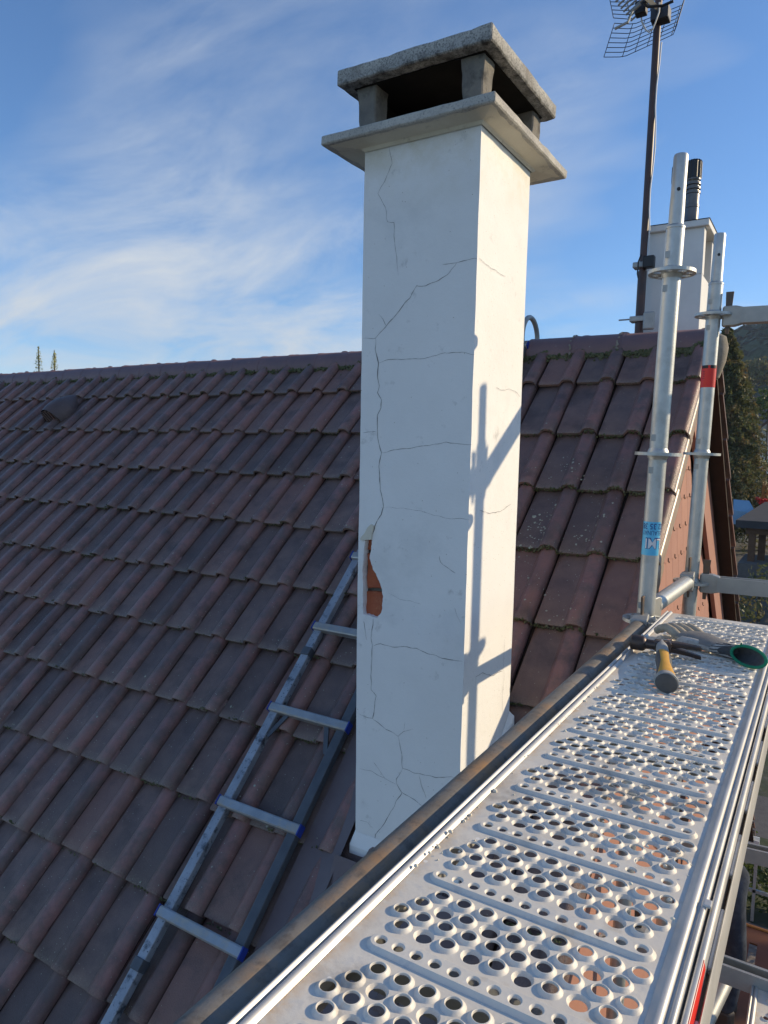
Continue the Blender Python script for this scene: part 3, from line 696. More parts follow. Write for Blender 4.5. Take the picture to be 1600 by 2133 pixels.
# plinth where the render meets the roof, and painted flashing
pl = MB()
def plring(d, dz): return [(x0 - d + .010, y0 - d), (x1 + d, y0 - d), (x1 + d, y1 + d), (x0 - d + .010, y1 + d)]
rr_ = []
for d, h in ((.001, .075), (.008, .058), (.014, .045), (.015, .0), (.016, -.16)):
    ring = []
    for (a, b) in plring(d, 0):
        s_ = (b - P0.y) / math.cos(PITCH); ring.append(Vector((a, b, rp(a, s_).z + h + .02)))
    rr_.append(ring)
pl.loft(rr_, cap=False); part('plinth', pl, M['render'], ch, smooth=False, bevel=.004)
fs_ = MB()
def strip(xa, xb, sa_, sb_, h0, h1, n=10):
    vs_ = []
    for i in range(n + 1):
        s_ = sa_ + (sb_ - sa_) * i / n
        for t in range(7):
            u = t / 6; hh = h0 + (h1 - h0) * u ** 2 + .003 * noise.noise(Vector((u * 4, s_ * 9, 0))); vs_.append(rp(xa + (xb - xa) * u, s_, hh))
    fs_.add(vs_, [(i*7+t, i*7+t+1, (i+1)*7+t+1, (i+1)*7+t) for i in range(n) for t in range(6)])
sF = (y0 - P0.y) / math.cos(PITCH); sB = (y1 - P0.y) / math.cos(PITCH)
strip(x0 - .17, x0 - .008, sF - .55, sB + .04, .030, .062); strip(x1 + .12, x1 + .02, sF - .55, sB + .02, .028, .055)
vs_ = []
for i in range(9):
    xx = x0 - .02 + (x1 - x0 + .05) * i / 8; vs_ += [rp(xx, sF - .02, .075), rp(xx, sF - .14, .038 + .004 * (i % 2)), rp(xx, sF - .55, .032)]
fs_.add(vs_, [(3*i+t, 3*i+t+1, 3*i+t+4, 3*i+t+3) for i in range(8) for t in range(2)])
part('flashing', fs_, M['flash'], ch, ang=60)

# ------------------------------------------------------------------ roof ladder
LX0, LX1 = -1.715, -1.405
lad = thing('roof_ladder', 'dark roof ladder with pale worn rungs lying on the tiles left of the chimney', 'ladder', rp((LX0+LX1)/2, -2.6, .03))
def obox(xa, xb, s_a, s_b, h0, h1): return MB().box((xa, s_a, h0), (xb, s_b, h1))
TL = Matrix.Translation(rp(0, 0)) @ TB.to_4x4()
for xx in (LX0, LX1):
    b = MB().box((xx - .018, -3.3, .036), (xx + .018, .95, .066), TL); st = part('stringer', b, M['ladworn'] if xx == LX0 else M['ladder'], lad, smooth=False, bevel=.003)
    for ss in (-2.18, -1.03, .1):
        c = MB().box((xx - .019, ss, .032), (xx + .019, ss + .035, .071), TL); part('bracket', c, M['ladder'], st, smooth=False, bevel=.002)
    for ss in (-2.30, -1.86, -1.48, -1.10, -.72):
        c = MB().box((xx - .021, ss, .040), (xx - .0145, ss + .05, .050), TL); part('clip', c, M['blueplast'], st, smooth=False)
for i in range(10):
    s_ = -2.385 + .372 * i
    b = MB()
    b.prism([(s_ - .017, .050), (s_ + .017, .050), (s_ + .017, .074), (s_ + .012, .078), (s_ - .012, .078), (s_ - .017, .074)], lambda a, h, d: TL @ Vector((d, a, h)), LX0 - .022, LX1 + .026)
    rg = part('rung', b, M['rung'], lad, smooth=False, bevel=.0015)
    for q in range(5):
        g_ = MB().box((LX0 - .020, s_ - .010 + q * .0045, .078), (LX1 + .024, s_ - .0085 + q * .0045, .0795), TL); part('tread_rib', g_, M['rung'], rg, smooth=False)
    for e_ in (LX0 - .0245, LX1 + .0262):
        part('end_cap', MB().box((e_ - .003, s_ - .018, .049), (e_ + .002, s_ + .018, .079), TL), M['blueplast'], rg, smooth=False)
    if i in (3, 7):
        for xx, sg in ((LX0, 1), (LX1, -1)):
            part('brace', MB().add([TL @ Vector(p) for p in ((xx + sg*.012, s_ - .11, .054), (xx + sg*.03, s_ - .11, .054), (xx + sg*.075, s_ - .012, .060), (xx + sg*.055, s_ - .012, .060), (xx + sg*.012, s_ - .11, .059), (xx + sg*.03, s_ - .11, .059), (xx + sg*.075, s_ - .012, .065), (xx + sg*.055, s_ - .012, .065))], [(0,1,2,3),(4,7,6,5),(0,4,5,1),(1,5,6,2),(2,6,7,3),(3,7,4,0)]), M['ladder'], lad, smooth=False)
for xx in (LX0, LX1):
    hc = Vector((xx, ry, rz0 + .06)); pts = [rp(xx, .80, .05)]
    for a in range(-35, 236, 15): pts.append(hc + Vector((0, -.115 * math.cos(R(a)), .115 * math.sin(R(a)) + .035)))
    part('ridge_hook', MB().tube(pts, .0135, 10), M['galvd'], lad)

# ------------------------------------------------------------------ small chimney behind the ridge
sc_ = thing('small_chimney', 'short white chimney with two grey metal flues standing behind the ridge', 'chimney', (-.73, 4.17, .35))
bx0, bx1, by0, by1 = -.872, -.600, 3.96, 4.34
b = MB(); b.box((bx0, by0, .10), (bx1, by1, .92)); 
shf = part('shaft', b, M['white'], sc_, smooth=False, bevel=.004)
up = MB()
for a, c in (((bx0, by0, .92), (bx1, by0 + .06, 1.150)), ((bx0, by1 - .10, .92), (bx1, by1, 1.150)), ((bx0, by0 + .06, .92), (bx0 + .05, by1 - .10, 1.150))):
    part('vent_wall', MB().box(a, c), M['white'], sc_, smooth=False, bevel=.003)
part('vent_interior', MB().box((bx0 + .05, by0 + .06, .921), (bx0 + .16, by1 - .10, 1.149)), M['soot'], sc_, smooth=False)
part('cap', MB().box((bx0 - .022, by0 - .022, 1.150), (bx1 + .022, by1 + .022, 1.182)), M['white'], sc_, smooth=False, bevel=.004)
part('cover_plate', MB().add([(bx0 - .025, by0 - .025, 1.184), (bx1 + .025, by0 - .025, 1.184), (bx1 + .025, by1 + .02, 1.184), (bx0 - .025, by1 + .02, 1.184), (bx0 + .06, by0 + .06, 1.205), (bx1 - .06, by0 + .06, 1.205), (bx1 - .06, by1 - .06, 1.205), (bx0 + .06, by1 - .06, 1.205)], [(0,1,5,4),(1,2,6,5),(2,3,7,6),(3,0,4,7),(4,5,6,7),(3,2,1,0)]), M['plast'], sc_, smooth=False)
for (fx, fy, top) in ((-.690, 4.10, 1.50), (-.775, 4.18, 1.52)):
    pr = [(.044, 0), (.040, .01), (.034, .03), (.034, .10), (.036, .102), (.036, .115), (.034, .117), (.034, .17)]
    for q in range(3): pr += [(.038, .172 + q*.022), (.038, .182 + q*.022), (.030, .184 + q*.022), (.030, .192 + q*.022)]
    h = top - 1.19; pr += [(.035, .245), (.036, h - .07), (.036, h - .062)]
    fp = part('flue', MB().lathe(pr, (fx, fy, 1.19), (0, 0, 1), 20), M['pipe'], sc_)
    cp = MB().lathe([(.040, h - .062), (.040, h + .02), (.034, h + .03), (.02, h + .03)], (fx, fy, 1.19), (0, 0, 1), 28)
    for i, v in enumerate(cp.v):
        if i % 2: v.x = fx + (v.x - fx) * .9; v.y = fy + (v.y - fy) * .9
    part('flue_cap', cp, M['plast'], fp, smooth=False)

# ------------------------------------------------------------------ television antenna
mb0 = onp(1331, 690, 1, 3.86); mt0 = onp(1376, -60, 1, 3.86)
ant = thing('tv_antenna', 'television antenna with wire grid reflector on a dark rusty mast by the ridge', 'antenna', mb0)
md = (mt0 - mb0).normalized()
def mpt(t): return mb0 + md * t
part('mast', MB().tube([mpt(-.25), mpt(0), mpt(1.0), mpt((mt0-mb0).length)], .0175, 14), M['mast'], ant)
part('mast_sleeve', MB().tube([mpt(-.2), mpt(.30)], .0215, 14), M['mast'], ant)
for t in (.06, .33): 
    part('mast_clamp', MB().box(mpt(t) - Vector((.045, .03, .014)), mpt(t) + Vector((.03, .03, .014))), M['galvd'], ant, smooth=False, bevel=.004)
part('clamp_bolt', MB().tube([mpt(.06) + Vector((-.10, -.02, 0)), mpt(.06) + Vector((.04, -.02, 0))], .004, 8), M['galvd'], ant)
bx_ = onp(1352, 546, 1, 3.83); part('junction_box', MB().box(bx_ - Vector((.028, .02, .03)), bx_ + Vector((.028, .02, .03))), M['plast'], ant, smooth=False, bevel=.006)
plt = onp(1352, 668, 1, 3.83); part('mast_bracket', MB().box(plt - Vector((.028, .012, .045)), plt + Vector((.028, .012, .045))), M['galvd'], ant, smooth=False, bevel=.008)
part('cable', MB().tube([mpt((.30 + i * .1)) + Vector((.021 + .006 * math.sin(i * 1.3), -.008, 0)) for i in range(12)], .0035, 8), M['cable'], ant)
part('feed_cable', MB().tube([onp(*q, 1, 3.74) for q in ((1335, 25), (1337, 45), (1345, 62), (1352, 67), (1360, 60), (1366, 45), (1373, 25), (1374, 5))], .004, 8), M['cable'], ant)
part('coax_loop', MB().tube([onp(*q, 1, 3.80) for q in ((1336, 530), (1330, 545), (1328, 570), (1330, 580))], .004, 8), M['plast'], ant)
# reflector: two bent wire panels above and below the boom
def lerp(a, b, t): return a + (b - a) * t
def panel(c00, c10, c01, c11, nu, nv, name):
    g_ = MB(); A, B, C, D = c00, c10, c01, c11
    bend = Vector((-.03, -.05, .02))
    def pt(u, v):
        q = lerp(lerp(A, B, u), lerp(C, D, u), v); k = max(0, .18 - u) / .18 + max(0, u - .86) / .14
        return q + bend * k * .8
    for j in range(nv + 1): g_.tube([pt(i / 14, j / nv) for i in range(15)], .0019, 5)
    for i in range(nu + 1): g_.tube([pt(i / nu, 0), pt(i / nu, .5), pt(i / nu, 1)], .0019, 5)
    part(name, g_, M['wire'], ant)
yb = 3.92
panel(onp(1272, 131, 1, yb - .12), onp(1424, 62, 1, yb + .10), onp(1294, 61, 1, yb - .12), onp(1442, 2, 1, yb + .10), 6, 7, 'reflector_grid')
panel(onp(1292, 50, 1, yb - .10), onp(1418, -5, 1, yb + .1), onp(1282, 0, 1, yb - .10), onp(1424, -75, 1, yb + .1), 6, 6, 'reflector_grid')
bm0 = onp(1376, 22, 1, 3.84); bm1 = onp(1300, -45, 1, 3.30)
part('boom', MB().tube([bm0, bm1], .013, 4), M['aluant'], ant, smooth=False)
cb_ = bm0 + Vector((.0, 0, -.02)); part('boom_clamp', MB().box(cb_ - Vector((.04, .035, .035)), cb_ + Vector((.045, .035, .03))), M['wire'], ant, smooth=False, bevel=.006)
bxa = onp(1336, 18, 1, 3.66); part('dipole_box', MB().box(bxa - Vector((.026, .022, .03)), bxa + Vector((.026, .022, .03))), M['plast'], ant, smooth=False, bevel=.005)
part('dipole', MB().tube([onp(*q, 1, 3.6) for q in ((1335, 8), (1318, 22), (1308, 46), (1281, 60))], .0065, 8), M['aluant'], ant)
part('dipole', MB().tube([onp(*q, 1, 3.62) for q in ((1340, 6), (1350, 14), (1380, 12), (1403, 2))], .0065, 8), M['plast'], ant)
for q in range(9):
    t = .28 + q * .085; c = lerp(bm0, bm1, t); d = Vector((.85, -.35, .28)).normalized()
    part('director', MB().tube([c - d * (.115 - q*.004), c + d * (.115 - q*.004)], .0045, 6), M['aluant'], ant)

# ------------------------------------------------------------------ scaffold
RO = .0242
def rosette_mesh():
    pts = []; ed = []; holes_ = []
    def ring(cx_, cy_, r, n):
        b = len(pts); 
        for i in range(n): pts.append(Vector((cx_ + r*math.cos(2*math.pi*i/n), cy_ + r*math.sin(2*math.pi*i/n))))
        ed.extend([(b+i, b+(i+1) % n) for i in range(n)]); return b
    ring(0, 0, .062, 40); ring(0, 0, .022, 24)
    for i in range(8):
        a = 2*math.pi*i/8; r = .0125 if i % 2 else .0095; ring(.0445*math.cos(a), .0445*math.sin(a), r, 14); holes_.append((.0445*math.cos(a), .0445*math.sin(a), r))
    rv_, _, rf_, _, _, _ = delaunay_2d_cdt(pts, ed, [], 0, 1e-7)
    fs2 = []
    for f_ in rf_:
        c = sum((rv_[i] for i in f_), Vector((0, 0))) / len(f_)
        if c.length > .0619 or c.length < .0221: continue
        if any((c.x-a)**2 + (c.y-b)**2 < r*r*.96 for a, b, r in holes_): continue
        fs2.append(tuple(f_))
    bm = bmesh.new(); bv = [bm.verts.new((p.x, p.y, -.0045)) for p in rv_]
    for f_ in fs2: bm.faces.new([bv[i] for i in f_])
    r_ = bmesh.ops.extrude_face_region(bm, geom=list(bm.faces))
    for v in r_['geom']:
        if isinstance(v, bmesh.types.BMVert): v.co.z += .009
    bmesh.ops.recalc_face_normals(bm, faces=bm.faces); bmesh.ops.delete(bm, geom=[v for v in bm.verts if not v.link_faces], context='VERTS')
    me = bpy.data.meshes.new('rosette'); bm.to_mesh(me); bm.free(); me.materials.append(M['galv']); return me
ROS = rosette_mesh()
def pole(label, xy, lean, zb, zt, joint, ros, group='scaffold standards'):
    def P(z_): return Vector((xy[0] + lean * z_, xy[1], z_))
    t = thing('scaffold_pole', label, 'scaffold pole', P(zb), group)
    part('tube', MB().tube([P(zb), P(joint)], RO, 28), M['galv'], t)
    part('collar', MB().lathe([(RO, 0), (RO + .0012, .001), (RO + .0012, .006), (.0195, .012)], P(joint), (lean, 0, 1), 28), M['galv'], t)
    sp = MB().tube([P(joint + .008), P(joint + .06), P(joint + .085), P(zt - .006), P(zt)], [.0197, .0197, .0190, .0190, .0172], 24)
    part('spigot', sp, M['galv'], t)
    part('pin_hole', MB().tube([P(joint + .10) + Vector((.004, -.0205, 0)), P(joint + .10) + Vector((.004, -.012, 0))], .0048, 12), M['black'], t)
    rm_ = Vector((0, 0, 1)).rotation_difference(Vector((lean, 0, 1))).to_matrix().to_4x4()
    for z_ in ros:
        r_ = link('rosette', ROS, t, Matrix.Translation(P(z_)) @ rm_ @ Matrix.Rotation(R(0), 4, 'Z'))
        part('weld', MB().lathe([(RO, -.016), (RO + .003, -.010), (RO + .0045, -.005), (RO + .0045, .005), (RO + .003, .010), (RO, .016)], P(z_), (lean, 0, 1), 24, cap=False), M['galv'], r_)
    for z_ in ros[:3]:
        for dz in (.045, -.045):   # stamped squares
            c = P(z_ + dz) + Vector((-.010, -RO * .93, 0)); part('stamp', MB().box(c - Vector((.007, .0012, .009)), c + Vector((.007, .0008, .009))), M['galvd'], t, smooth=False)
    return t, P
YL, YR = 2.11, 2.78
pl_, PL = pole('galvanised scaffold pole with blue printed sticker, nearer the chimney', (-.4065, YL), .0208, -4.0, .81, .615, (.50, .005, -.47, -.97, -1.47))
pr_, PR = pole('galvanised scaffold pole with red tape band, nearer the conifer', (-.386, YR), .0207, -4.0, .775, .60, (.497, .010, -.455, -.97, -1.47))
po1, PO1 = pole('outer galvanised scaffold pole out of view right of the steel deck', (.335, YL), .0, -6.5, .60, .53, (.497, .0, -.47, -.97, -1.47))
po2, PO2 = pole('outer galvanised scaffold pole out of view beyond the steel deck', (.335, YR + .08), .0, -6.5, .77, .60, (.497, .0, -.455, -.97, -1.47))
po4, PO4 = pole('inner scaffold pole standing behind the camera', (-.39, -.45), .0, -6.5, -.3, -.38, (-.47, -.97, -1.47))
def head(parent, p, d, box=False):
    """wedge head: casting round the rosette plus the wedge."""
    d = Vector(d).normalized(); sd = d.cross(Vector((0, 0, 1))); m = Matrix((d, -sd, Vector((0, 0, 1)))).transposed().to_4x4(); m = Matrix.Translation(p) @ m
    hd = MB()
    hd.loft([[m @ Vector((x_, a * wq, b * hq)) for a, b in ((-1,-1),(1,-1),(1,-.4),(1,.4),(1,1),(-1,1),(-1,.4),(-1,-.4))] for x_, wq, hq in ((.028, .011, .030), (.034, .017, .034), (.070, .021, .034), (.095, .0235, .027))])
    h_ = part('wedge_head', hd, M['galvd'], parent, smooth=False, bevel=.003)
    wg = MB().add([m @ Vector(q) for q in ((.040,-.003,-.060),(.052,-.003,-.060),(.062,-.003,.085),(.036,-.003,.085),(.040,.003,-.060),(.052,.003,-.060),(.062,.003,.085),(.036,.003,.085))], [(0,1,2,3),(4,7,6,5),(0,4,5,1),(1,5,6,2),(2,6,7,3),(3,7,4,0)])
    part('wedge', wg, M['wedge'], h_, smooth=False, bevel=.0015)
def ledger(label, a, b, mat_, group='scaffold ledgers'):
    a = Vector(a); b = Vector(b); d = (b - a).normalized(); t = thing('scaffold_ledger', label, 'scaffold tube', a, group)
    part('tube', MB().tube([a + d * .085, b - d * .085], RO, 24), mat_, t); head(t, a, d); head(t, b, -d); return t
def transom(label, a, b, group='scaffold transoms', h=.053):
    a = Vector(a); b = Vector(b); d = (b - a).normalized(); t = thing('scaffold_transom', label, 'scaffold beam', a, group)
    sd = d.cross(Vector((0, 0, 1))); w_ = .0245; th = .004
    u = [(-w_, -h/2), (w_, -h/2), (w_, h/2), (w_ - .009, h/2), (w_ - .009, h/2 - th), (w_ - th, h/2 - th), (w_ - th, -h/2 + th), (-w_ + th, -h/2 + th), (-w_ + th, h/2 - th), (-w_ + .009, h/2 - th), (-w_ + .009, h/2), (-w_, h/2)]
    part('channel', MB().prism(u, lambda p, q, s_: a + d * s_ + sd * p + Vector((0, 0, q)), .085, (b - a).length - .085), M['galvd'], t, smooth=False)
    head(t, a, d); head(t, b, -d); return t
rl = ledger('stained brownish scaffold tube running along the chimney side of the deck', (-.390, -.43, -.478), PL(-.47) + Vector((0, 0, -.008)), M['rusty'])
ledger('short galvanised tube linking the sticker pole to the taped pole', PL(-.445), PR(-.445), M['galv'])
ledger('outer guard tube out of view between the outer poles', PO1(.50), PO2(.50), M['galv'])
transom('upper galvanised beam leaving the taped pole to the right', PR(.490), PO2(.490))
transom('middle galvanised beam beside the deck end below the red tape', PR(-.455), PO2(-.455))
transom('lower channel beam seen past the deck edge under the white gutter', PR(-1.425), PO2(-1.425))
transom('lowest channel beam carrying the standing deck at bottom right', PL(-1.425), PO1(-1.425))
br = thing('scaffold_brace', 'pale diagonal scaffold brace below the lowest channel beam', 'scaffold tube', (-.36, 2.35, -2.1))
part('tube', MB().tube([onp(1440, 2190, 1, 2.30), onp(1516, 2035, 1, 2.62)], RO, 20), M['galvd'], br)

# stickers on the poles
def wrap(P, z0_, z1_, a0, a1, r, na=20, nz=2):
    mb = MB()
    for j in range(nz + 1):
        z_ = z0_ + (z1_ - z0_) * j / nz
        for i in range(na + 1):
            a = a0 + (a1 - a0) * i / na; mb.v.append(P(z_) + Vector((r*math.cos(a), r*math.sin(a), 0)))
    mb.f = [(j*(na+1)+i, j*(na+1)+i+1, (j+1)*(na+1)+i+1, (j+1)*(na+1)+i) for j in range(nz) for i in range(na)]
    return mb
AF = math.atan2(-2.1, .41)          # towards the camera
bs = part('sticker', wrap(PL, -.280, -.185, AF - 1.35, AF + 1.05, RO + .0005), M['blue'], pl_)
def bent_text(txt, size, P, zc, ac, mat_, parent, r, name, bold=0.0, kx=1.0):
    cu = bpy.data.curves.new('t', 'FONT'); cu.body = txt; cu.size = size; cu.align_x = 'CENTER'; cu.align_y = 'CENTER'; cu.offset = bold
    ob = bpy.data.objects.new('t', cu); COL.objects.link(ob); bpy.context.view_layer.update()
    me = bpy.data.meshes.new_from_object(ob.evaluated_get(bpy.context.evaluated_depsgraph_get())); bpy.data.objects.remove(ob)
    bm = bmesh.new(); bm.from_mesh(me); bmesh.ops.triangulate(bm, faces=bm.faces); bmesh.ops.subdivide_edges(bm, edges=[e for e in bm.edges if abs(e.verts[0].co.x - e.verts[1].co.x) > .004], cuts=3)
    for v in bm.verts:
        xx, yy = -v.co.x * kx, -v.co.y           # the sticker was put on upside down
        a = ac + xx / RO; v.co = P(zc + yy) + Vector((r*math.cos(a), r*math.sin(a), 0))
    bm.to_mesh(me); bm.free(); me.name = name; me.materials.clear(); me.materials.append(mat_); return link(name, me, parent)
bent_text('02 35 38', .0225, PL, -.197, AF + .10, M['inkblue'], bs, RO + .0009, 'lettering', .0003, .80)
bent_text('DELAUNAY R', .0185, PL, -.2155, AF - .05, M['inkblue'], bs, RO + .0009, 'lettering', 0, .66)
bent_text('LMI', .040, PL, -.2440, AF + .30, M['inkblue'], bs, RO + .0008, 'lettering', .0022, .78)
bent_text('LMI', .040, PL, -.2446, AF + .27, M['silver'], bs, RO + .0012, 'lettering', .0003, .78)
AF2 = math.atan2(-2.78, .39)
rs = part('tape_band', wrap(PR, .245, .322, AF2 - 1.5, AF2 + 1.5, RO + .0005), M['red'], pr_)
part('tape_print', wrap(PR, .311, .322, AF2 - 1.1, AF2 - .12, RO + .0009), M['black'], rs); part('tape_print', wrap(PR, .311, .322, AF2 + .18, AF2 + 1.25, RO + .0009), M['black'], rs)
for i in range(5): part('tape_print', wrap(PR, .300 - i*.006, .3012 - i*.006, AF2 - .9 + .1*(i % 2), AF2 - .5, RO + .0009, 6), M['black'], rs)

# ------------------------------------------------------------------ steel deck
DZ = -.445; PD = .12; YD0, YD1 = -.40, 2.135
DX0, DX1 = -.3475, -.0935
ROWS = {-.0455: ([-.311 + .0239*k for k in range(9)], True), -.0255: ([-.323 + .0239*k for k in range(10)], False),
        -.0055: ([-.311 + .0239*k for k in range(9)], True), .0145: ([-.299 + .0239*k for k in range(9)], False)}
SEG = 22
def deck_cell():
    """one period of the plate: flat sheet with holes, raised collars, sunk holes and one embossed strip."""
    pts = []; ed = []; circ = []; mb = MB()
    def loop(ps):
        b = len(pts); pts.extend(Vector(p) for p in ps); n = len(ps); ed.extend([(b+i, b+(i+1) % n) for i in range(n)])
    loop([(DX0, -PD/2), (DX1, -PD/2), (DX1, PD/2), (DX0, PD/2)])
    def circle(cx_, cy_, r, n=SEG): return [(cx_ + r*math.cos(2*math.pi*i/n), cy_ + r*math.sin(2*math.pi*i/n)) for i in range(n)]
    for yy, (xs, alt) in ROWS.items():
        yr = yy
        for k, xx in enumerate(xs):
            down = alt and k % 2 == 1
            r = .0098 if down else .0110; loop(circle(xx, yr, r)); circ.append((xx, yr, r))
            if down: pf = [(.0098, 0), (.0090, -.0008), (.0080, -.0028), (.0074, -.0036)]
            else: pf = [(.0110, 0), (.0101, .0006), (.0088, .0022), (.0081, .0030), (.0074, .0032), (.0069, .0028), (.0066, .0012)]
            mb.loft([[Vector((xx + q*math.cos(2*math.pi*i/SEG), yr + q*math.sin(2*math.pi*i/SEG), h)) for i in range(SEG)] for q, h in pf], cap=False)
    sxa, sxb = -.315, -.1135; SY = .0445
    def stad(r, n=10): return [(sxb + r*math.cos(R(-90 + 180*i/n)), SY + r*math.sin(R(-90 + 180*i/n))) for i in range(n+1)] + [(sxa + r*math.cos(R(90 + 180*i/n)), SY + r*math.sin(R(90 + 180*i/n))) for i in range(n+1)]
    base = stad(.0128); loop(base)
    rv_, _, rf_, _, _, _ = delaunay_2d_cdt(pts, ed, [], 0, 1e-7)
    fs2 = []
    for f_ in rf_:
        c = sum((rv_[i] for i in f_), Vector((0, 0))) / len(f_)
        if any((c.x-a)**2 + (c.y-b)**2 < (r*.985)**2 for a, b, r in circ) or inpoly(c, base): continue
        fs2.append(tuple(f_))
    mb.add([Vector((p.x, p.y, 0)) for p in rv_], fs2)
    mb.loft([[Vector((*p, h)) for p in stad(r)] for r, h in ((.0128, 0), (.0118, .0008), (.0102, .0032), (.0094, .0038))], cap=False)
    pts2 = []; ed2 = []; c2_ = []
    def loop2(ps):
        b = len(pts2); pts2.extend(Vector(p) for p in ps); n = len(ps); ed2.extend([(b+i, b+(i+1) % n) for i in range(n)])
    top = stad(.0094); loop2(top)
    for k in range(12):
        xx = -.315 + k * (sxb - sxa) / 11; loop2(circle(xx, SY, .0062, 16)); c2_.append((xx, .0062))
        mb.loft([[Vector((xx + q*math.cos(2*math.pi*i/16), SY + q*math.sin(2*math.pi*i/16), h)) for i in range(16)] for q, h in ((.0062, .0038), (.0055, .0033), (.0048, .0022), (.0046, .0012))], cap=False)
    rv_, _, rf_, _, _, _ = delaunay_2d_cdt(pts2, ed2, [], 0, 1e-7)
    fs2 = []
    for f_ in rf_:
        c = sum((rv_[i] for i in f_), Vector((0, 0))) / len(f_)
        if any((c.x-a)**2 + (c.y-SY)**2 < (r*.985)**2 for a, r in c2_) or not inpoly(c, top): continue
        fs2.append(tuple(f_))
    mb.add([Vector((p.x, p.y, .0038)) for p in rv_], fs2)
    return mb
cell = deck_cell()
dk = thing('steel_deck', 'perforated pale steel scaffold deck in the sun with hammer and glove lying on it', 'scaffold deck', ((DX0+DX1)/2, .9, DZ - .06), 'perforated scaffold decks')
pm = MB(); yc = .4755 - PD * 7; ncell = 0
while yc - PD/2 < YD1 - .05:
    if yc - PD/2 >= YD0 - .01 and yc + PD/2 < YD1: pm.add([v + Vector((0, yc, DZ)) for v in cell.v], cell.f); ylast = yc + PD/2; yfirst = yc - PD/2 if ncell == 0 else yfirst; ncell += 1
    yc += PD
pm.add([(DX0, ylast, DZ), (DX1, ylast, DZ), (DX1, YD1, DZ), (DX0, YD1, DZ), (DX1, YD1 + .002, DZ - .05), (DX0, YD1 + .002, DZ - .05)], [(0,1,2,3), (3,2,4,5)])
pm.add([(DX0, YD0, DZ), (DX1, YD0, DZ), (DX1, yfirst, DZ), (DX0, yfirst, DZ)], [(0,1,2,3)])
plate = part('plate', pm, M['deck'], dk, ang=28)
def rail(name, prof, ya, yb_, mat_, parent, bev=0):
    mb = MB(); n = len(prof); mb.v = [Vector((a, y_, DZ + b)) for y_ in (ya, yb_) for a, b in prof]
    mb.f = [(i, i+1, n+i+1, n+i) for i in range(n-1)]
    return part(name, mb, mat_, parent, ang=60)
rail('side_rail', [(DX0 + .0005, .0006), (DX0 - .0015, .0030), (DX0 - .0035, .0052), (DX0 - .0058, .0056), (DX0 - .0078, .0042), (DX0 - .0090, .0004), (DX0 - .0104, .0004), (DX0 - .0118, .0040), (DX0 - .0140, .0054), (DX0 - .0163, .0040), (DX0 - .0178, -.002), (DX0 - .018, -.060), (DX0 - .010, -.064)], YD0, YD1, M['decklip'], dk)
rail('side_rail', [(DX1 - .0005, .0006), (DX1 + .003, .0026), (DX1 + .0055, .0052), (DX1 + .0080, .0062), (DX1 + .0105, .0056), (DX1 + .0122, .0034), (DX1 + .0132, .0008), (DX1 + .0148, .0008), (DX1 + .0162, .0040), (DX1 + .0185, .0050), (DX1 + .0205, .0036), (DX1 + .0215, -.004), (DX1 + .0218, -.060), (DX1 + .012, -.064)], YD0, YD1, M['decklip'], dk)
rail('outer_profile', [(DX1 + .0224, -.030), (DX1 + .0226, -.004), (DX1 + .0242, .0010), (DX1 + .0270, .0022), (DX1 + .0296, .0008), (DX1 + .0308, -.005), (DX1 + .0310, -.048)], YD0, YD1 - .02, M['decklip'], dk)
rail('outer_flange', [(DX1 + .0345, -.030), (DX1 + .0347, -.010), (DX1 + .0358, -.008), (DX1 + .0370, -.010), (DX1 + .0372, -.055)], YD0, YD1 - .02, M['decklip'], dk)
y_ = -.35
while y_ < 2.05:
    part('flange_bridge', MB().box((DX1 + .0300, y_, DZ - .018), (DX1 + .0352, y_ + .10, DZ - .0115)), M['decklip'], dk, smooth=False, bevel=.002); y_ += .17
part('red_stripe', MB().add([(DX1 + .0312, -.3, DZ - .004), (DX1 + .0312, .655, DZ - .004), (DX1 + .0314, .600, DZ - .0145), (DX1 + .0314, -.3, DZ - .0145), (DX1 + .0292, -.3, DZ + .0016), (DX1 + .0292, .66, DZ + .0016)], [(0,1,2,3), (4,5,1,0)]), M['red'], dk, smooth=False)
part('catch', MB().box((DX1 + .0175, .735, DZ + .0035), (DX1 + .0250, .747, DZ + .0068)), M['decklip'], dk, smooth=False, bevel=.001)
for yy in (.55, 1.2, 1.85):
    part('cross_member', MB().box((DX0 - .01, yy - .02, DZ - .058), (DX1 + .01, yy + .02, DZ - .030)), M['galvd'], dk, smooth=False)
cr = MB(); rc = random.Random(9)
for (cx_, cy_, n_, sp) in [(onp(1428, 1560, 2, DZ).x, onp(1428, 1560, 2, DZ).y, 90, .030), (onp(1440, 1595, 2, DZ).x, onp(1440, 1595, 2, DZ).y, 40, .02), (onp(1380, 1800, 2, DZ).x, onp(1380, 1800, 2, DZ).y, 30, .03), (DX0 + .01, .75, 30, .05), (DX0 + .01, 1.2, 26, .06), (-.2, .9, 20, .12)]:
    for _ in range(n_):
        xx = min(DX1 - .004, max(DX0 + .003, cx_ + rc.gauss(0, sp * .8))); yy = cy_ + rc.gauss(0, sp * 1.6); r_ = abs(rc.gauss(0, .0012)) + .0005
        cr.lathe([(0, 0), (r_, 0), (r_ * .8, r_ * .7), (0, r_ * 1.1)], (xx, yy, DZ + .0002 + rc.choice((0, 0, .0034))), (rc.uniform(-.3, .3), rc.uniform(-.3, .3), 1), 5, cap=False)
tag(part('mortar_crumbs', cr, M['render_old'], None, smooth=False), 'pale mortar crumbs scattered over the steel deck', 'rubble', kind='stuff')
cp = copy_tree(dk, Matrix.Translation((.2810, -.03, -.985)), 'lower perforated steel deck, only its edge showing at the bottom right corner', 'perforated scaffold decks')
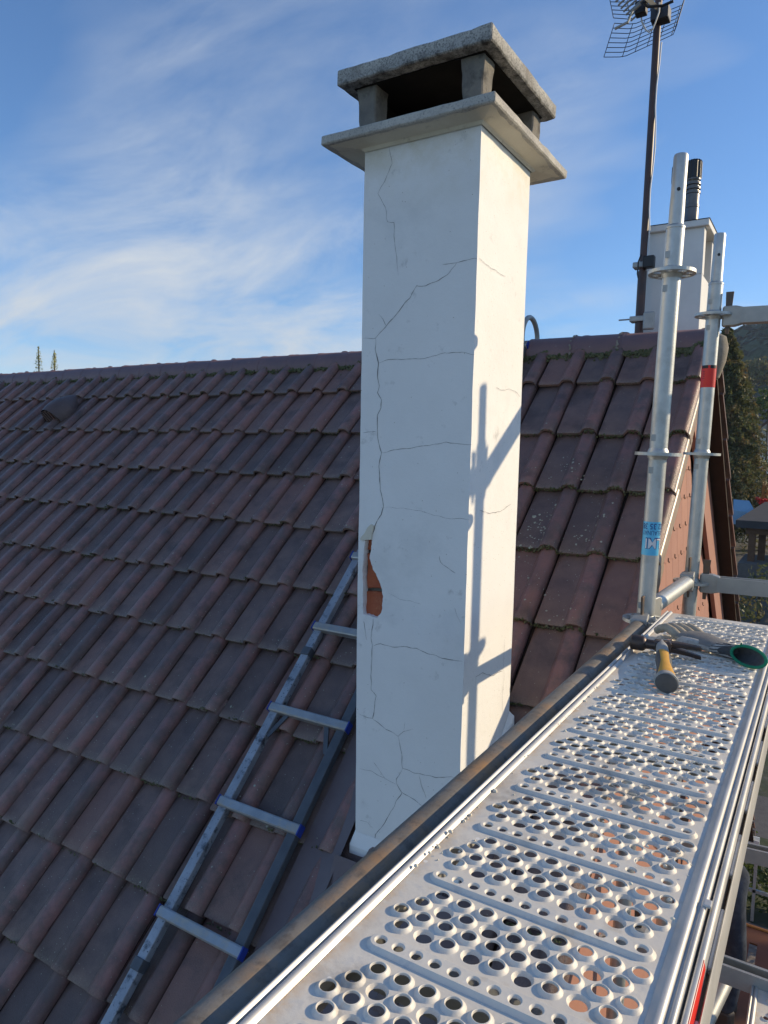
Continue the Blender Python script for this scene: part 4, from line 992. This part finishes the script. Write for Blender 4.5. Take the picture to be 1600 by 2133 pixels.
# plywood deck of the lower level
pz = -3.45; pd = thing('plywood_deck', 'orange brown plywood scaffold deck with a slot, below the steel deck', 'scaffold deck', (0, 4.4, pz - .06))
hx0, hy0 = onp(1552, 2022, 2, pz).x, onp(1552, 2022, 2, pz).y; hx1, hy1 = onp(1578, 1968, 2, pz).x, onp(1578, 1968, 2, pz).y
py1 = onp(1533, 1921, 2, pz).y; py0 = 3.0; pxa, pxb = -.37, .33
for (a, b, c, d) in ((pxa, py0, pxb, hy0), (pxa, hy1, pxb, py1), (pxa, hy0, hx0, hy1), (hx1, hy0, pxb, hy1)):
    part('plywood_panel', MB().box((a, b, pz - .012), (c, d, pz)), M['ply'], pd, smooth=False)
part('edge_trim', MB().box((pxa, py1 + .001, pz - .07), (pxb, py1 + .02, pz + .012)), M['plyedge'], pd, smooth=False, bevel=.003)
for a in (pxa - .03, .12): part('side_beam', MB().box((a, py0, pz - .10), (a + .028, py1, pz - .014)), M['plyedge'], pd, smooth=False)

# ------------------------------------------------------------------ hammer on the deck
H0 = Vector((-.288, 1.655, DZ + .0225)); hx = Vector((1, .05, 0)).normalized(); hd_ = Vector((.215, -.975, -.012)).normalized(); hz = Vector((0, 0, 1))
ham = thing('hammer', 'claw hammer with yellow and grey grip lying across the steel deck', 'hammer', (H0.x, H0.y, DZ + .004))
def hp(a, b, c): return H0 + hx * a + hd_ * b + hz * c
part('poll', MB().lathe([(.0, -.066), (.0150, -.066), (.0172, -.063), (.0172, -.040), (.0150, -.036), (.0112, -.033), (.0105, -.018), (.013, -.012)], H0, hx, 24), M['hsteel'], ham)
ck = MB(); ck.loft([[hp(a, s1 * .0125, s2 * .0125) for s1, s2 in ((-1,-1),(1,-1),(1,1),(-1,1))] for a in (-.016, .020)]); part('head_block', ck, M['hsteel'], ham, smooth=False, bevel=.004)
for s2 in (-1, 1):
    cl = MB(); rg_ = []
    for i in range(9):
        t = i / 8; a = .016 + .064 * t; b = -.004 + .020 * t * t; zc = s2 * (.0055 + .0045 * t); w_ = .0135 * (1 - .40 * t); h_ = .0058 - .0020 * t
        rg_.append([hp(a, b - w_, zc - h_), hp(a, b + w_ * .6, zc - h_), hp(a, b + w_ * .6, zc + h_), hp(a, b - w_, zc + h_)])
    cl.loft(rg_); part('claw', cl, M['hsteel'], ham, smooth=False, bevel=.0015)
def hring(b, rx, rz, c0=0.0, a0=0, a1=360, n=24):
    return [hp(rx * math.cos(R(a0 + (a1 - a0) * i / n)), b, c0 + rz * math.sin(R(a0 + (a1 - a0) * i / n))) for i in range(n + (a1 - a0 < 360))]
part('neck', MB().loft([hring(b, a, c) for b, a, c in ((-.012, .010, .0125), (.012, .0125, .0135), (.045, .0135, .0130), (.075, .0125, .0120))]), M['hgrey'], ham)
gs = [(.070, .0130, .0125), (.085, .0150, .0140), (.12, .0165, .0150), (.16, .0150, .0145), (.20, .0165, .0155), (.235, .0190, .0175), (.252, .0205, .0185), (.256, .0200, .0180)]
grip = part('grip', MB().loft([hring(b, a, c) for b, a, c in gs]), M['hdark'], ham)
part('grip_inlay', MB().loft([hring(b, a * 1.03, c * 1.03, 0, 42 + 14 * math.sin((b - .07) * 26), 128 - 12 * math.sin((b - .07) * 26), 10) for b, a, c in [(.073, .0132, .0128)] + gs[1:6] + [(.243, .0196, .0180)]], cap=False, closed=False), M['hyel'], grip, ang=60)
part('butt', MB().loft([hring(b, a, c) for b, a, c in ((.244, .0205, .0188), (.258, .0228, .0205), (.264, .0225, .0202), (.2655, .019, .017))]), M['hgrey'], ham)
part('butt_cap', MB().loft([hring(b, a, c) for b, a, c in ((.2650, .0205, .0185), (.2670, .0200, .0180), (.2680, .0150, .0135))]), M['hdark'], ham)

# ------------------------------------------------------------------ work glove
gz0 = DZ + .004
glv = thing('work_glove', 'grey knitted work glove with green cuff edge lying on the deck', 'glove', (-.17, 1.74, gz0))
def gring(c, mj, mn, rmj, rmn, n=24): 
    c = Vector(c); return [c + Vector(mj).normalized() * (rmj * math.cos(2*math.pi*i/n)) + Vector(mn).normalized() * (rmn * math.sin(2*math.pi*i/n)) for i in range(n)]
GR = [((-.116, 1.668, gz0 + .0215), (.80, -.58, -.02), (.20, .28, .94), .0430, .0200), ((-.128, 1.686, gz0 + .0200), (.86, -.45, 0), (.12, .2, .97), .0380, .0180),
      ((-.148, 1.705, gz0 + .0165), (.95, -.1, 0), (.05, .1, 1), .0300, .0150), ((-.172, 1.724, gz0 + .0150), (.85, .5, 0), (0, .1, 1), .0290, .0130),
      ((-.198, 1.748, gz0 + .0160), (.76, .65, 0), (0, .05, 1), .0370, .0150), ((-.226, 1.775, gz0 + .0165), (.72, .70, 0), (0, 0, 1), .0430, .0155), ((-.250, 1.800, gz0 + .0150), (.70, .71, 0), (0, 0, 1), .0430, .0130), ((-.262, 1.812, gz0 + .0120), (.70, .71, 0), (0, 0, 1), .036, .008)]
rg0 = [gring(*q) for q in GR]
part('cuff', MB().loft(rg0[:4], cap=False), M['gknit'], glv, ang=80)
part('palm', MB().loft(rg0[3:6], cap=False), M['gknit'], glv, ang=80)
pc = MB(); pcr = []
for q in GR[3:]:
    r_ = gring(q[0], q[1], q[2], q[3] * 1.03, q[4] * 1.08); pcr.append(r_[1:12])
pc.loft(pcr, cap=False, closed=False); part('coating', pc, M['gcoat'], glv, ang=80)
part('knuckles', MB().loft(rg0[5:]), M['gtip'], glv, ang=80)
part('lining', MB().loft([gring(*GR[0][:3], .0415, .0185), gring((-.136, 1.694, gz0 + .019), (.9, -.3, 0), (.1, .15, 1), .032, .0145), gring((-.160, 1.712, gz0 + .016), (.9, .3, 0), (0, .1, 1), .022, .009)], cap=False), M['gin'], glv, ang=80)
part('lining_end', MB().add(gring((-.160, 1.712, gz0 + .016), (.9, .3, 0), (0, .1, 1), .022, .009), [tuple(range(24))]), M['gin'], glv, smooth=False)
tr = gring(*GR[0]); tr = tr + [tr[0], tr[1]]
part('cuff_trim', MB().tube(tr, .0034, 8, cap=False), M['ggreen'], glv)
e0 = Vector(tr[9]); part('loose_thread', MB().tube([e0, e0 + Vector((.004, -.006, .004)), e0 + Vector((.006, -.006, .010))], .0016, 6), M['ggreen'], glv)
for i in range(24):       # knitted ribs
    if i % 2: continue
    pts = [rg0[k][i] + (rg0[k][i] - Vector(GR[k][0])).normalized() * .0004 for k in range(4)]
    part('rib', MB().tube(pts, .0011, 5), M['gstripe'], glv)
for k, (off, ln) in enumerate(((-.031, .070), (-.0105, .078), (.0105, .074), (.031, .060))):
    b0 = Vector((-.254, 1.803, gz0 + .012)) + Vector((.70, .71, 0)) * off; dv = Vector((-.80, .55 - .06 * k, 0)).normalized()
    pts = [b0 - dv*.012, b0 + dv * ln * .22 + Vector((0,0,.012)), b0 + dv * ln * .5 + Vector((0,0,.017)), b0 + dv * ln * .78 + Vector((0,0,.010)), b0 + dv * ln * .95 + Vector((0,0,.001)), b0 + dv * ln]
    part('finger', MB().tube(pts, [.0098, .0105, .0100, .0095, .0085, .003], 12), M['gtip'], glv, ang=80)
tb0 = Vector((-.205, 1.735, gz0 + .013)); part('thumb', MB().tube([tb0, tb0 + Vector((-.030, -.004, .004)), tb0 + Vector((-.055, .010, .003)), tb0 + Vector((-.066, .018, 0))], [.011, .0115, .0105, .004], 12), M['gknit'], glv, ang=80)

# ------------------------------------------------------------------ person on the lower level (seen only as a trouser leg)
def skin_mesh(name, verts, edges, radii, root, sub=2):
    me = bpy.data.meshes.new(name); me.from_pydata([tuple(v) for v in verts], edges, []); ob = bpy.data.objects.new(name, me); COL.objects.link(ob)
    ob.modifiers.new('s', 'SKIN'); sv = me.skin_vertices[0].data
    for i, r_ in enumerate(radii): sv[i].radius = (r_, r_) if not isinstance(r_, tuple) else r_; sv[i].use_root = (i == root)
    sb_ = ob.modifiers.new('u', 'SUBSURF'); sb_.levels = sub; sb_.render_levels = sub
    bpy.context.view_layer.update(); m2 = bpy.data.meshes.new_from_object(ob.evaluated_get(bpy.context.evaluated_depsgraph_get())); bpy.data.objects.remove(ob); return m2
PB = Vector((-.355, 4.62, pz + .002)); per = thing('person', 'person in dark blue jeans standing on the plywood deck below', 'person', PB)
def pp(x_, y_, z_): return PB + Vector((x_, y_, z_))
jv = [pp(0, 0, .93), pp(0, -.02, 1.02), pp(.005, .09, .86), pp(.02, .10, .50), pp(-.01, .12, .10), pp(.03, -.09, .86), pp(.075, -.10, .50), pp(.035, -.06, .10)]
jm2 = skin_mesh('trousers', jv, [(0,1),(0,2),(2,3),(3,4),(0,5),(5,6),(6,7)], [(.13,.10),(.135,.10),.090,.070,.062,.090,.072,.064], 0)
jm2.materials.append(M['jeans']); jm2.polygons.foreach_set('use_smooth', [True]*len(jm2.polygons)); link('trousers', jm2, per)
bv_ = [pp(0,0,.98), pp(-.03,0,1.20), pp(-.07,0,1.42), pp(-.09,0,1.52), pp(-.10,0,1.60), pp(-.11,0,1.72), pp(-.07,.18,1.42), pp(-.05,.25,1.16), pp(-.12,.22,.98), pp(-.13,.21,.90), pp(-.07,-.18,1.42), pp(-.05,-.25,1.16), pp(-.12,-.22,.98), pp(-.13,-.21,.90)]
bmh = skin_mesh('body', bv_, [(0,1),(1,2),(2,3),(3,4),(4,5),(2,6),(6,7),(7,8),(8,9),(2,10),(10,11),(11,12),(12,13)], [(.15,.11),(.15,.11),(.15,.10),.055,.085,.070,.065,.05,.036,.03,.065,.05,.036,.03], 0)
bmh.materials.append(M['jacket']); bmh.materials.append(M['skin']); bmh.polygons.foreach_set('use_smooth', [True]*len(bmh.polygons))
for f_ in bmh.polygons:
    zc = f_.center.z - PB.z
    if zc > 1.53 or (zc < .96 and abs(f_.center.y - PB.y) > .17): f_.material_index = 1
link('body', bmh, per)
hr = MB(); hr.lathe([(.0, .115), (.05, .10), (.085, .05), (.092, .0), (.085, -.04)], pp(-.095, 0, 1.685), (.1, 0, 1), 16, cap=False); part('hair', hr, M['hair'], per)
for dy in (.12, -.06):
    part('boot', MB().loft([[pp(.01 + (-.10 if k == 0 else .10 if k == 1 else 0) * 0 + a, dy + b, z_) for a, b in ((-.11, -.045), (-.11, .045), (.06, .045), (.09, 0), (.06, -.045))] for k, z_ in enumerate((.0, .05, .12))]), M['boot'], per, bevel=.012)

# ------------------------------------------------------------------ trees, shrubs and buildings beyond
def tree_trunk(base, top, r, parent):
    base = Vector(base); top = Vector(top); mid = (base + top) / 2 + Vector((r, -r*.6, 0)); part('trunk', MB().tube([base, mid, top], [r, r*.7, r*.12], 10), M['bark'], parent)
# big conifer beside the gable
KC = 2.6; cb = atd(1506, 957, 34.0); ctop = atd(1516, 688, 34.0)
con = thing('conifer_tree', 'tall olive brown conifer standing just past the gable edge', 'tree', (cb.x, cb.y, gz(cb.x, cb.y)))
tree_trunk((cb.x, cb.y, gz(cb.x, cb.y)), ctop, .32, con)
cm = MB(); H = ctop.z - gz(cb.x, cb.y) - .6
for _ in range(1500):
    t = .9 * random.random() ** .8; rmax = .06 + 3.5 * t ** .78 * (1 - .2 * t); a = rnd(0, 6.283); ln = rmax * rnd(.55, 1.12)
    ax0 = lerp(ctop, Vector((cb.x, cb.y, gz(cb.x, cb.y))), t); up_ = rnd(.0, .5)
    for q in range(13):
        u = .25 + .75 * q / 12; c = ax0 + Vector((ln*u*math.cos(a), ln*u*math.sin(a), ln * (up_ * u - .55 * u * u) + rnd(-.04, .04)))
        for w_ in range(4): leaf(cm, c + rvec() * (.10 + .16 * (1 - u)), rnd(.06, .15), rvec() + Vector((0, 0, .6)), .38)
part('crown', cm, M['leafd'], con, smooth=False)
for i, (px_, ptop) in enumerate(((80, 722), (113, 730))):   # two slim tops behind the ridge
    tp = atd(px_, ptop, 30); bs_ = Vector((tp.x, tp.y, gz(tp.x, tp.y)))
    t_ = thing('slim_conifer', ['taller slim yellow tree top behind the ridge at far left', 'shorter slim yellow tree top behind the ridge, right of its taller twin'][i], 'tree', bs_, 'slim trees behind the ridge')
    tree_trunk(bs_, tp, .12, t_); m_ = MB()
    for _ in range(900):
        u = random.random() ** 1.2 * 3.2; rmax = .02 + .14 * min(1, u * 1.4) if u < .85 else .14 + .35 * (u - .85)
        if u < .25 and random.random() < .6: continue
        a = rnd(0, 6.28); r_ = rmax * random.random() ** .6; leaf(m_, tp + Vector((r_*math.cos(a), r_*math.sin(a), -u)), rnd(.018, .045), None, .5)
    for q in range(10):
        u = .22 + .11 * q; a = rnd(0, 6.28); l_ = .10 + .10 * u; e_ = tp + Vector((l_*math.cos(a), l_*math.sin(a), -u + .05))
        for s_ in range(8): leaf(m_, lerp(tp - Vector((0, 0, u)), e_, s_/7), .018, None, .5)
    part('crown', m_, M['leafy'], t_, smooth=False)
def round_tree(name, label, px_, pyc, d, rx, rz, matk, n=60, ls=.2, group=None, leafn=26):
    c = atd(px_, pyc, d); b = Vector((c.x, c.y, gz(c.x, c.y))); t_ = thing(name, label, 'tree', b, group); tree_trunk(b, c + Vector((0, 0, rz*.4)), max(.1, rx*.06), t_); m_ = MB()
    for _ in range(n):
        q = rvec(); q = q.normalized() * (.45 + .5 * random.random()); clump(m_, c + Vector((q.x*rx, q.y*rx, q.z*rz)), rx*.28, leafn, ls)
    part('crown', m_, M[matk], t_, smooth=False); return t_
round_tree('leafy_tree', 'light green leafy tree in front of the white house gable', 1600, 845, 40, 1.1, .9, 'leafg', 40, .10)
round_tree('broad_tree', 'brownish broad tree at the foot of the wooded hill', 1592, 775, 120, 3.6, 2.2, 'leafd', 60, .35)
tb_ = Vector((7.6, 11.2, gz(7.6, 11.2))); wt = thing('garden_tree', 'broad leafy garden tree out of view to the right', 'tree', tb_); tree_trunk(tb_, tb_ + Vector((0, 0, 6.5)), .22, wt); m_ = MB()  # unseen tree, added to cast shade on the plywood deck and yard
for _ in range(150):
    q = rvec(); clump(m_, Vector((7.6 + q.x*2.9, 11.2 + q.y*2.9, -2.6 + q.z*3.0)), .75, 34, .16)
part('crown', m_, M['leafg'], wt, smooth=False)
def building(name, label, c, w_, d_, h, rh, rot, roofm, wallm='wallh', wins=()):
    c = Vector((c.x, c.y, gz(c.x, c.y))); t_ = thing(name, label, 'house', c); m = Matrix.Translation(c) @ Matrix.Rotation(rot, 4, 'Z')
    b_ = MB(); b_.prism([(-w_/2, -.5), (w_/2, -.5), (w_/2, h), (0, h + rh), (-w_/2, h)], lambda a, z_, y_: m @ Vector((a, y_, z_)), -d_/2, d_/2); wl = part('wall', b_, M[wallm], t_, smooth=False)
    k = rh / (w_/2); ov = .5
    for s_ in (-1, 1):
        r_ = MB(); x_ = s_ * (w_/2 + ov)
        r_.add([m @ Vector(q) for q in ((0, -d_/2-ov, h+rh+.05), (x_, -d_/2-ov, h-ov*k+.05), (x_, d_/2+ov, h-ov*k+.05), (0, d_/2+ov, h+rh+.05), (0, -d_/2-ov, h+rh+.25), (x_, -d_/2-ov, h-ov*k+.25), (x_, d_/2+ov, h-ov*k+.25), (0, d_/2+ov, h+rh+.25))], [(0,1,2,3),(4,7,6,5),(0,4,5,1),(1,5,6,2),(2,6,7,3),(3,7,4,0)])
        part('roof', r_, M[roofm], t_, smooth=False)
    for (wx, wz) in wins:
        f_ = part('window', MB().box((wx-.55, -d_/2-.04, wz-.7), (wx+.55, -d_/2+.02, wz+.7), m), M['white'], t_, smooth=False); part('pane', MB().box((wx-.45, -d_/2-.06, wz-.6), (wx+.45, -d_/2-.041, wz+.6), m), M['glass'], f_, smooth=False)
    return t_
pw = atd(1630, 900, 46); building('white_house', 'white gabled house behind the conifer at the right edge', pw, 7.0, 8, 4.6, 3.2, R(18), 'roofh', wins=((-1.6, 2.4), (1.6, 2.4), (0, 4.6)))
pr2 = atd(1640, 830, 78); building('brown_roof_house', 'house with brown tiled roof below the wooded hill', pr2, 9, 12, 5.2, 3.6, R(100), 'roofh', wins=((-2, 2.6), (2, 2.6)))
# shed: flat dark roof on timber posts with a white wall
D = 27.0
shc = atd(1600, 1170, D); zg = gz(shc.x, shc.y)
shd = thing('garden_shed', 'open shed with flat dark roof, brown posts and a pale wall beyond the gable', 'shed', shc)
A0 = atd(1533, 1083, D); zr_ = A0.z; zb_ = atd(1560, 1172, D).z
XA = A0.x; YA = A0.y
rf_ = MB(); rf_.add([Vector((XA, YA, zr_)), Vector((XA + 7, YA, zr_)), Vector((XA + 7, YA + 5.5, zr_ + .45)), Vector((XA + .6, YA + 5.5, zr_ + .45)), Vector((XA, YA, zr_ - .28)), Vector((XA + 7, YA, zr_ - .28)), Vector((XA + 7, YA + 5.5, zr_ + .17)), Vector((XA + .6, YA + 5.5, zr_ + .17))], [(0,1,2,3),(4,7,6,5),(0,4,5,1),(1,5,6,2),(2,6,7,3),(3,7,4,0)])
part('roof', rf_, M['felt'], shd, smooth=False)
part('beam', MB().box((XA + .35, YA + .25, zr_ - .52), (XA + 6.8, YA + .45, zr_ - .29)), M['timber'], shd, smooth=False)
for xx, yy in ((.45, .25), (.75, .8), (3.6, .25), (6.5, .25)): part('post', MB().box((XA + xx, YA + yy, zb_ - 1.2), (XA + xx + .24, YA + yy + .24, zr_ - .5)), M['timber'], shd, smooth=False)
part('back_wall', MB().box((XA + 1.05, YA + 2.6, zb_ - 1), (XA + 6.9, YA + 2.8, zr_ - .02)), M['wallh'], shd, smooth=False)
part('floor_slab', MB().box((XA + .2, YA - .4, zb_ - 1.0), (XA + 7, YA + 3, zb_ + .04)), M['asphalt'], shd, smooth=False)
tp_ = atd(1527, 1062, 30); trp = MB(); trp.add([tp_, tp_ + Vector((.9, -.1, -.1)), tp_ + Vector((.55, .4, .40)), tp_ + Vector((-.05, .5, .42)), tp_ + Vector((0, 0, -.6)), tp_ + Vector((.9, -.1, -.6)), tp_ + Vector((.6, .9, -.6)), tp_ + Vector((-.05, .9, -.6))], [(0,1,2,3),(0,4,5,1),(1,5,6,2),(2,6,7,3),(3,7,4,0),(4,7,6,5)])
tg = part('blue_cover', trp, M['tarp'], None, smooth=False); tag(tg, 'light blue sheet over something behind the flat dark shed roof', 'tarp')
op = atd(1593, 1046, 33); po = part('orange_post', MB().box((op.x - .14, op.y - .14, gz(op.x, op.y) - .1), (op.x + .14, op.y + .14, atd(1593, 1008, 33).z)), M['orange'], None, smooth=False, bevel=.01); tag(po, 'orange wooden post rising behind the shed roof', 'post')
fw = thing('flower_bush', 'red flowering bush behind the shed roof beside the orange post', 'bush', Vector((op.x, op.y - .8, gz(op.x, op.y))))
fl2 = MB(); lf2 = MB()
for q in range(26):
    c = atd(1580 + q * 2.2, 1046 + rnd(-7, 4), 32); clump(fl2, c, .16, 12, .07)
    clump(lf2, c - Vector((0, 0, .45)), .35, 14, .08)
part('flowers', fl2, M['redfl'], fw, smooth=False); part('leaves', lf2, M['leafg'], fw, smooth=False)
part('stem', MB().tube([Vector((op.x + .5, op.y - .8, gz(op.x, op.y) - .1)), Vector((op.x + .5, op.y - .8, op.z - .2))], .05, 6), M['bark'], fw)
# dark hedge right behind the conifer foot
for i in range(5):
    c = atd(1500 + i * 46, 1100 + i * 8, 22 + i * .6); c.z = gz(c.x, c.y) + 1.0; t_ = thing('round_shrub', ['first dark round shrub behind the gable foot', 'dark round shrub left of the shed post', 'dark shrub in front of the shed floor', 'dark shrub near the right picture edge', 'dark shrub beyond the right picture edge'][i], 'shrub', (c.x, c.y, gz(c.x, c.y)), 'shrubs in the yard')
    m_ = MB()
    for _ in range(16):
        q = rvec(); clump(m_, c + Vector((q.x*.9, q.y*.9, q.z*.6)), .35, 22, .08)
    part('foliage', m_, M['leafd'], t_, smooth=False); part('stem', MB().tube([(c.x, c.y, gz(c.x, c.y) - .1), (c.x, c.y, c.z)], .06, 6), M['bark'], t_)
# yard: paved strip, terrace and leafy hedge below the eave
def gquad(name, pts, matk, dz):
    m_ = MB(); n = 14; A, B, C, D_ = [Vector(p) for p in pts]
    for j in range(n + 1):
        for i in range(n + 1):
            q = lerp(lerp(A, B, i/n), lerp(D_, C, i/n), j/n); m_.v.append(Vector((q.x, q.y, gz(q.x, q.y) + dz)))
    m_.f = [(j*(n+1)+i, j*(n+1)+i+1, (j+1)*(n+1)+i+1, (j+1)*(n+1)+i) for j in range(n) for i in range(n)]
    o = part(name, m_, M[matk]); tag(o, kind='structure'); return o
gquad('paved_yard', ((-4, 13.6, 0), (9, 13.6, 0), (9, 21.5, 0), (-4, 21.5, 0)), 'asphalt', .03)
tz = GZ + .12; ter = part('terrace', MB().box((-1.6, 10.4, GZ - .2), (3.4, 12.35, tz - .03)), M['plank'], None, smooth=False); tag(ter, kind='structure')
y_ = 10.42; pkm = MB().box((0, 0, 0), (4.98, .118, .028)).mesh('plank', M['plank'], smooth=False)
while y_ < 12.2: link('plank', pkm, ter, Matrix.Translation((-1.59, y_, tz - .029))); y_ += .124
hg = thing('hedge', 'leafy green hedge with reddish leaves below the far eave', 'hedge', (.6, 13.0, GZ))
m_ = MB(); 
for _ in range(330):
    c = Vector((rnd(-1.6, 3.2), rnd(12.55, 13.5), GZ + rnd(.15, 1.05))); clump(m_, c, .20, 15, .055)
part('foliage', m_, M['leafg'], hg, smooth=False)
for q in range(7): part('stem', MB().tube([(-1.4 + q*.7, 13, GZ - .1), (-1.4 + q*.7, 13, GZ + .7)], .02, 6), M['bark'], hg)
rk = thing('railing', 'thin pale metal railing in front of the leafy hedge', 'railing', (.8, 12.42, tz))
for z_ in (.45, .95): part('rail', MB().box((-1.5, 12.40, tz + z_), (3.2, 12.44, tz + z_ + .05)), M['galv'], rk, smooth=False)
for q in range(6): part('post', MB().box((-1.5 + q*.92, 12.40, tz - .03), (-1.455 + q*.92, 12.445, tz + 1.0)), M['galv'], rk, smooth=False)

# ------------------------------------------------------------------ haze in the valley air
hz_ = MB().box((-420, -120, GZ - 1.2), (420, 520, 78)).mesh('haze', None, smooth=False)
mh = bpy.data.materials.new('haze_air'); mh.use_nodes = True; t_ = mh.node_tree; t_.nodes.clear()
ho = t_.nodes.new('ShaderNodeOutputMaterial'); hv = t_.nodes.new('ShaderNodeVolumePrincipled'); hv.inputs['Color'].default_value = (.62, .78, 1, 1); hv.inputs['Density'].default_value = .0004; hv.inputs['Anisotropy'].default_value = .2
t_.links.new(hv.outputs[0], ho.inputs['Volume']); hz_.materials.append(mh); tag(link('haze', hz_), kind='stuff')
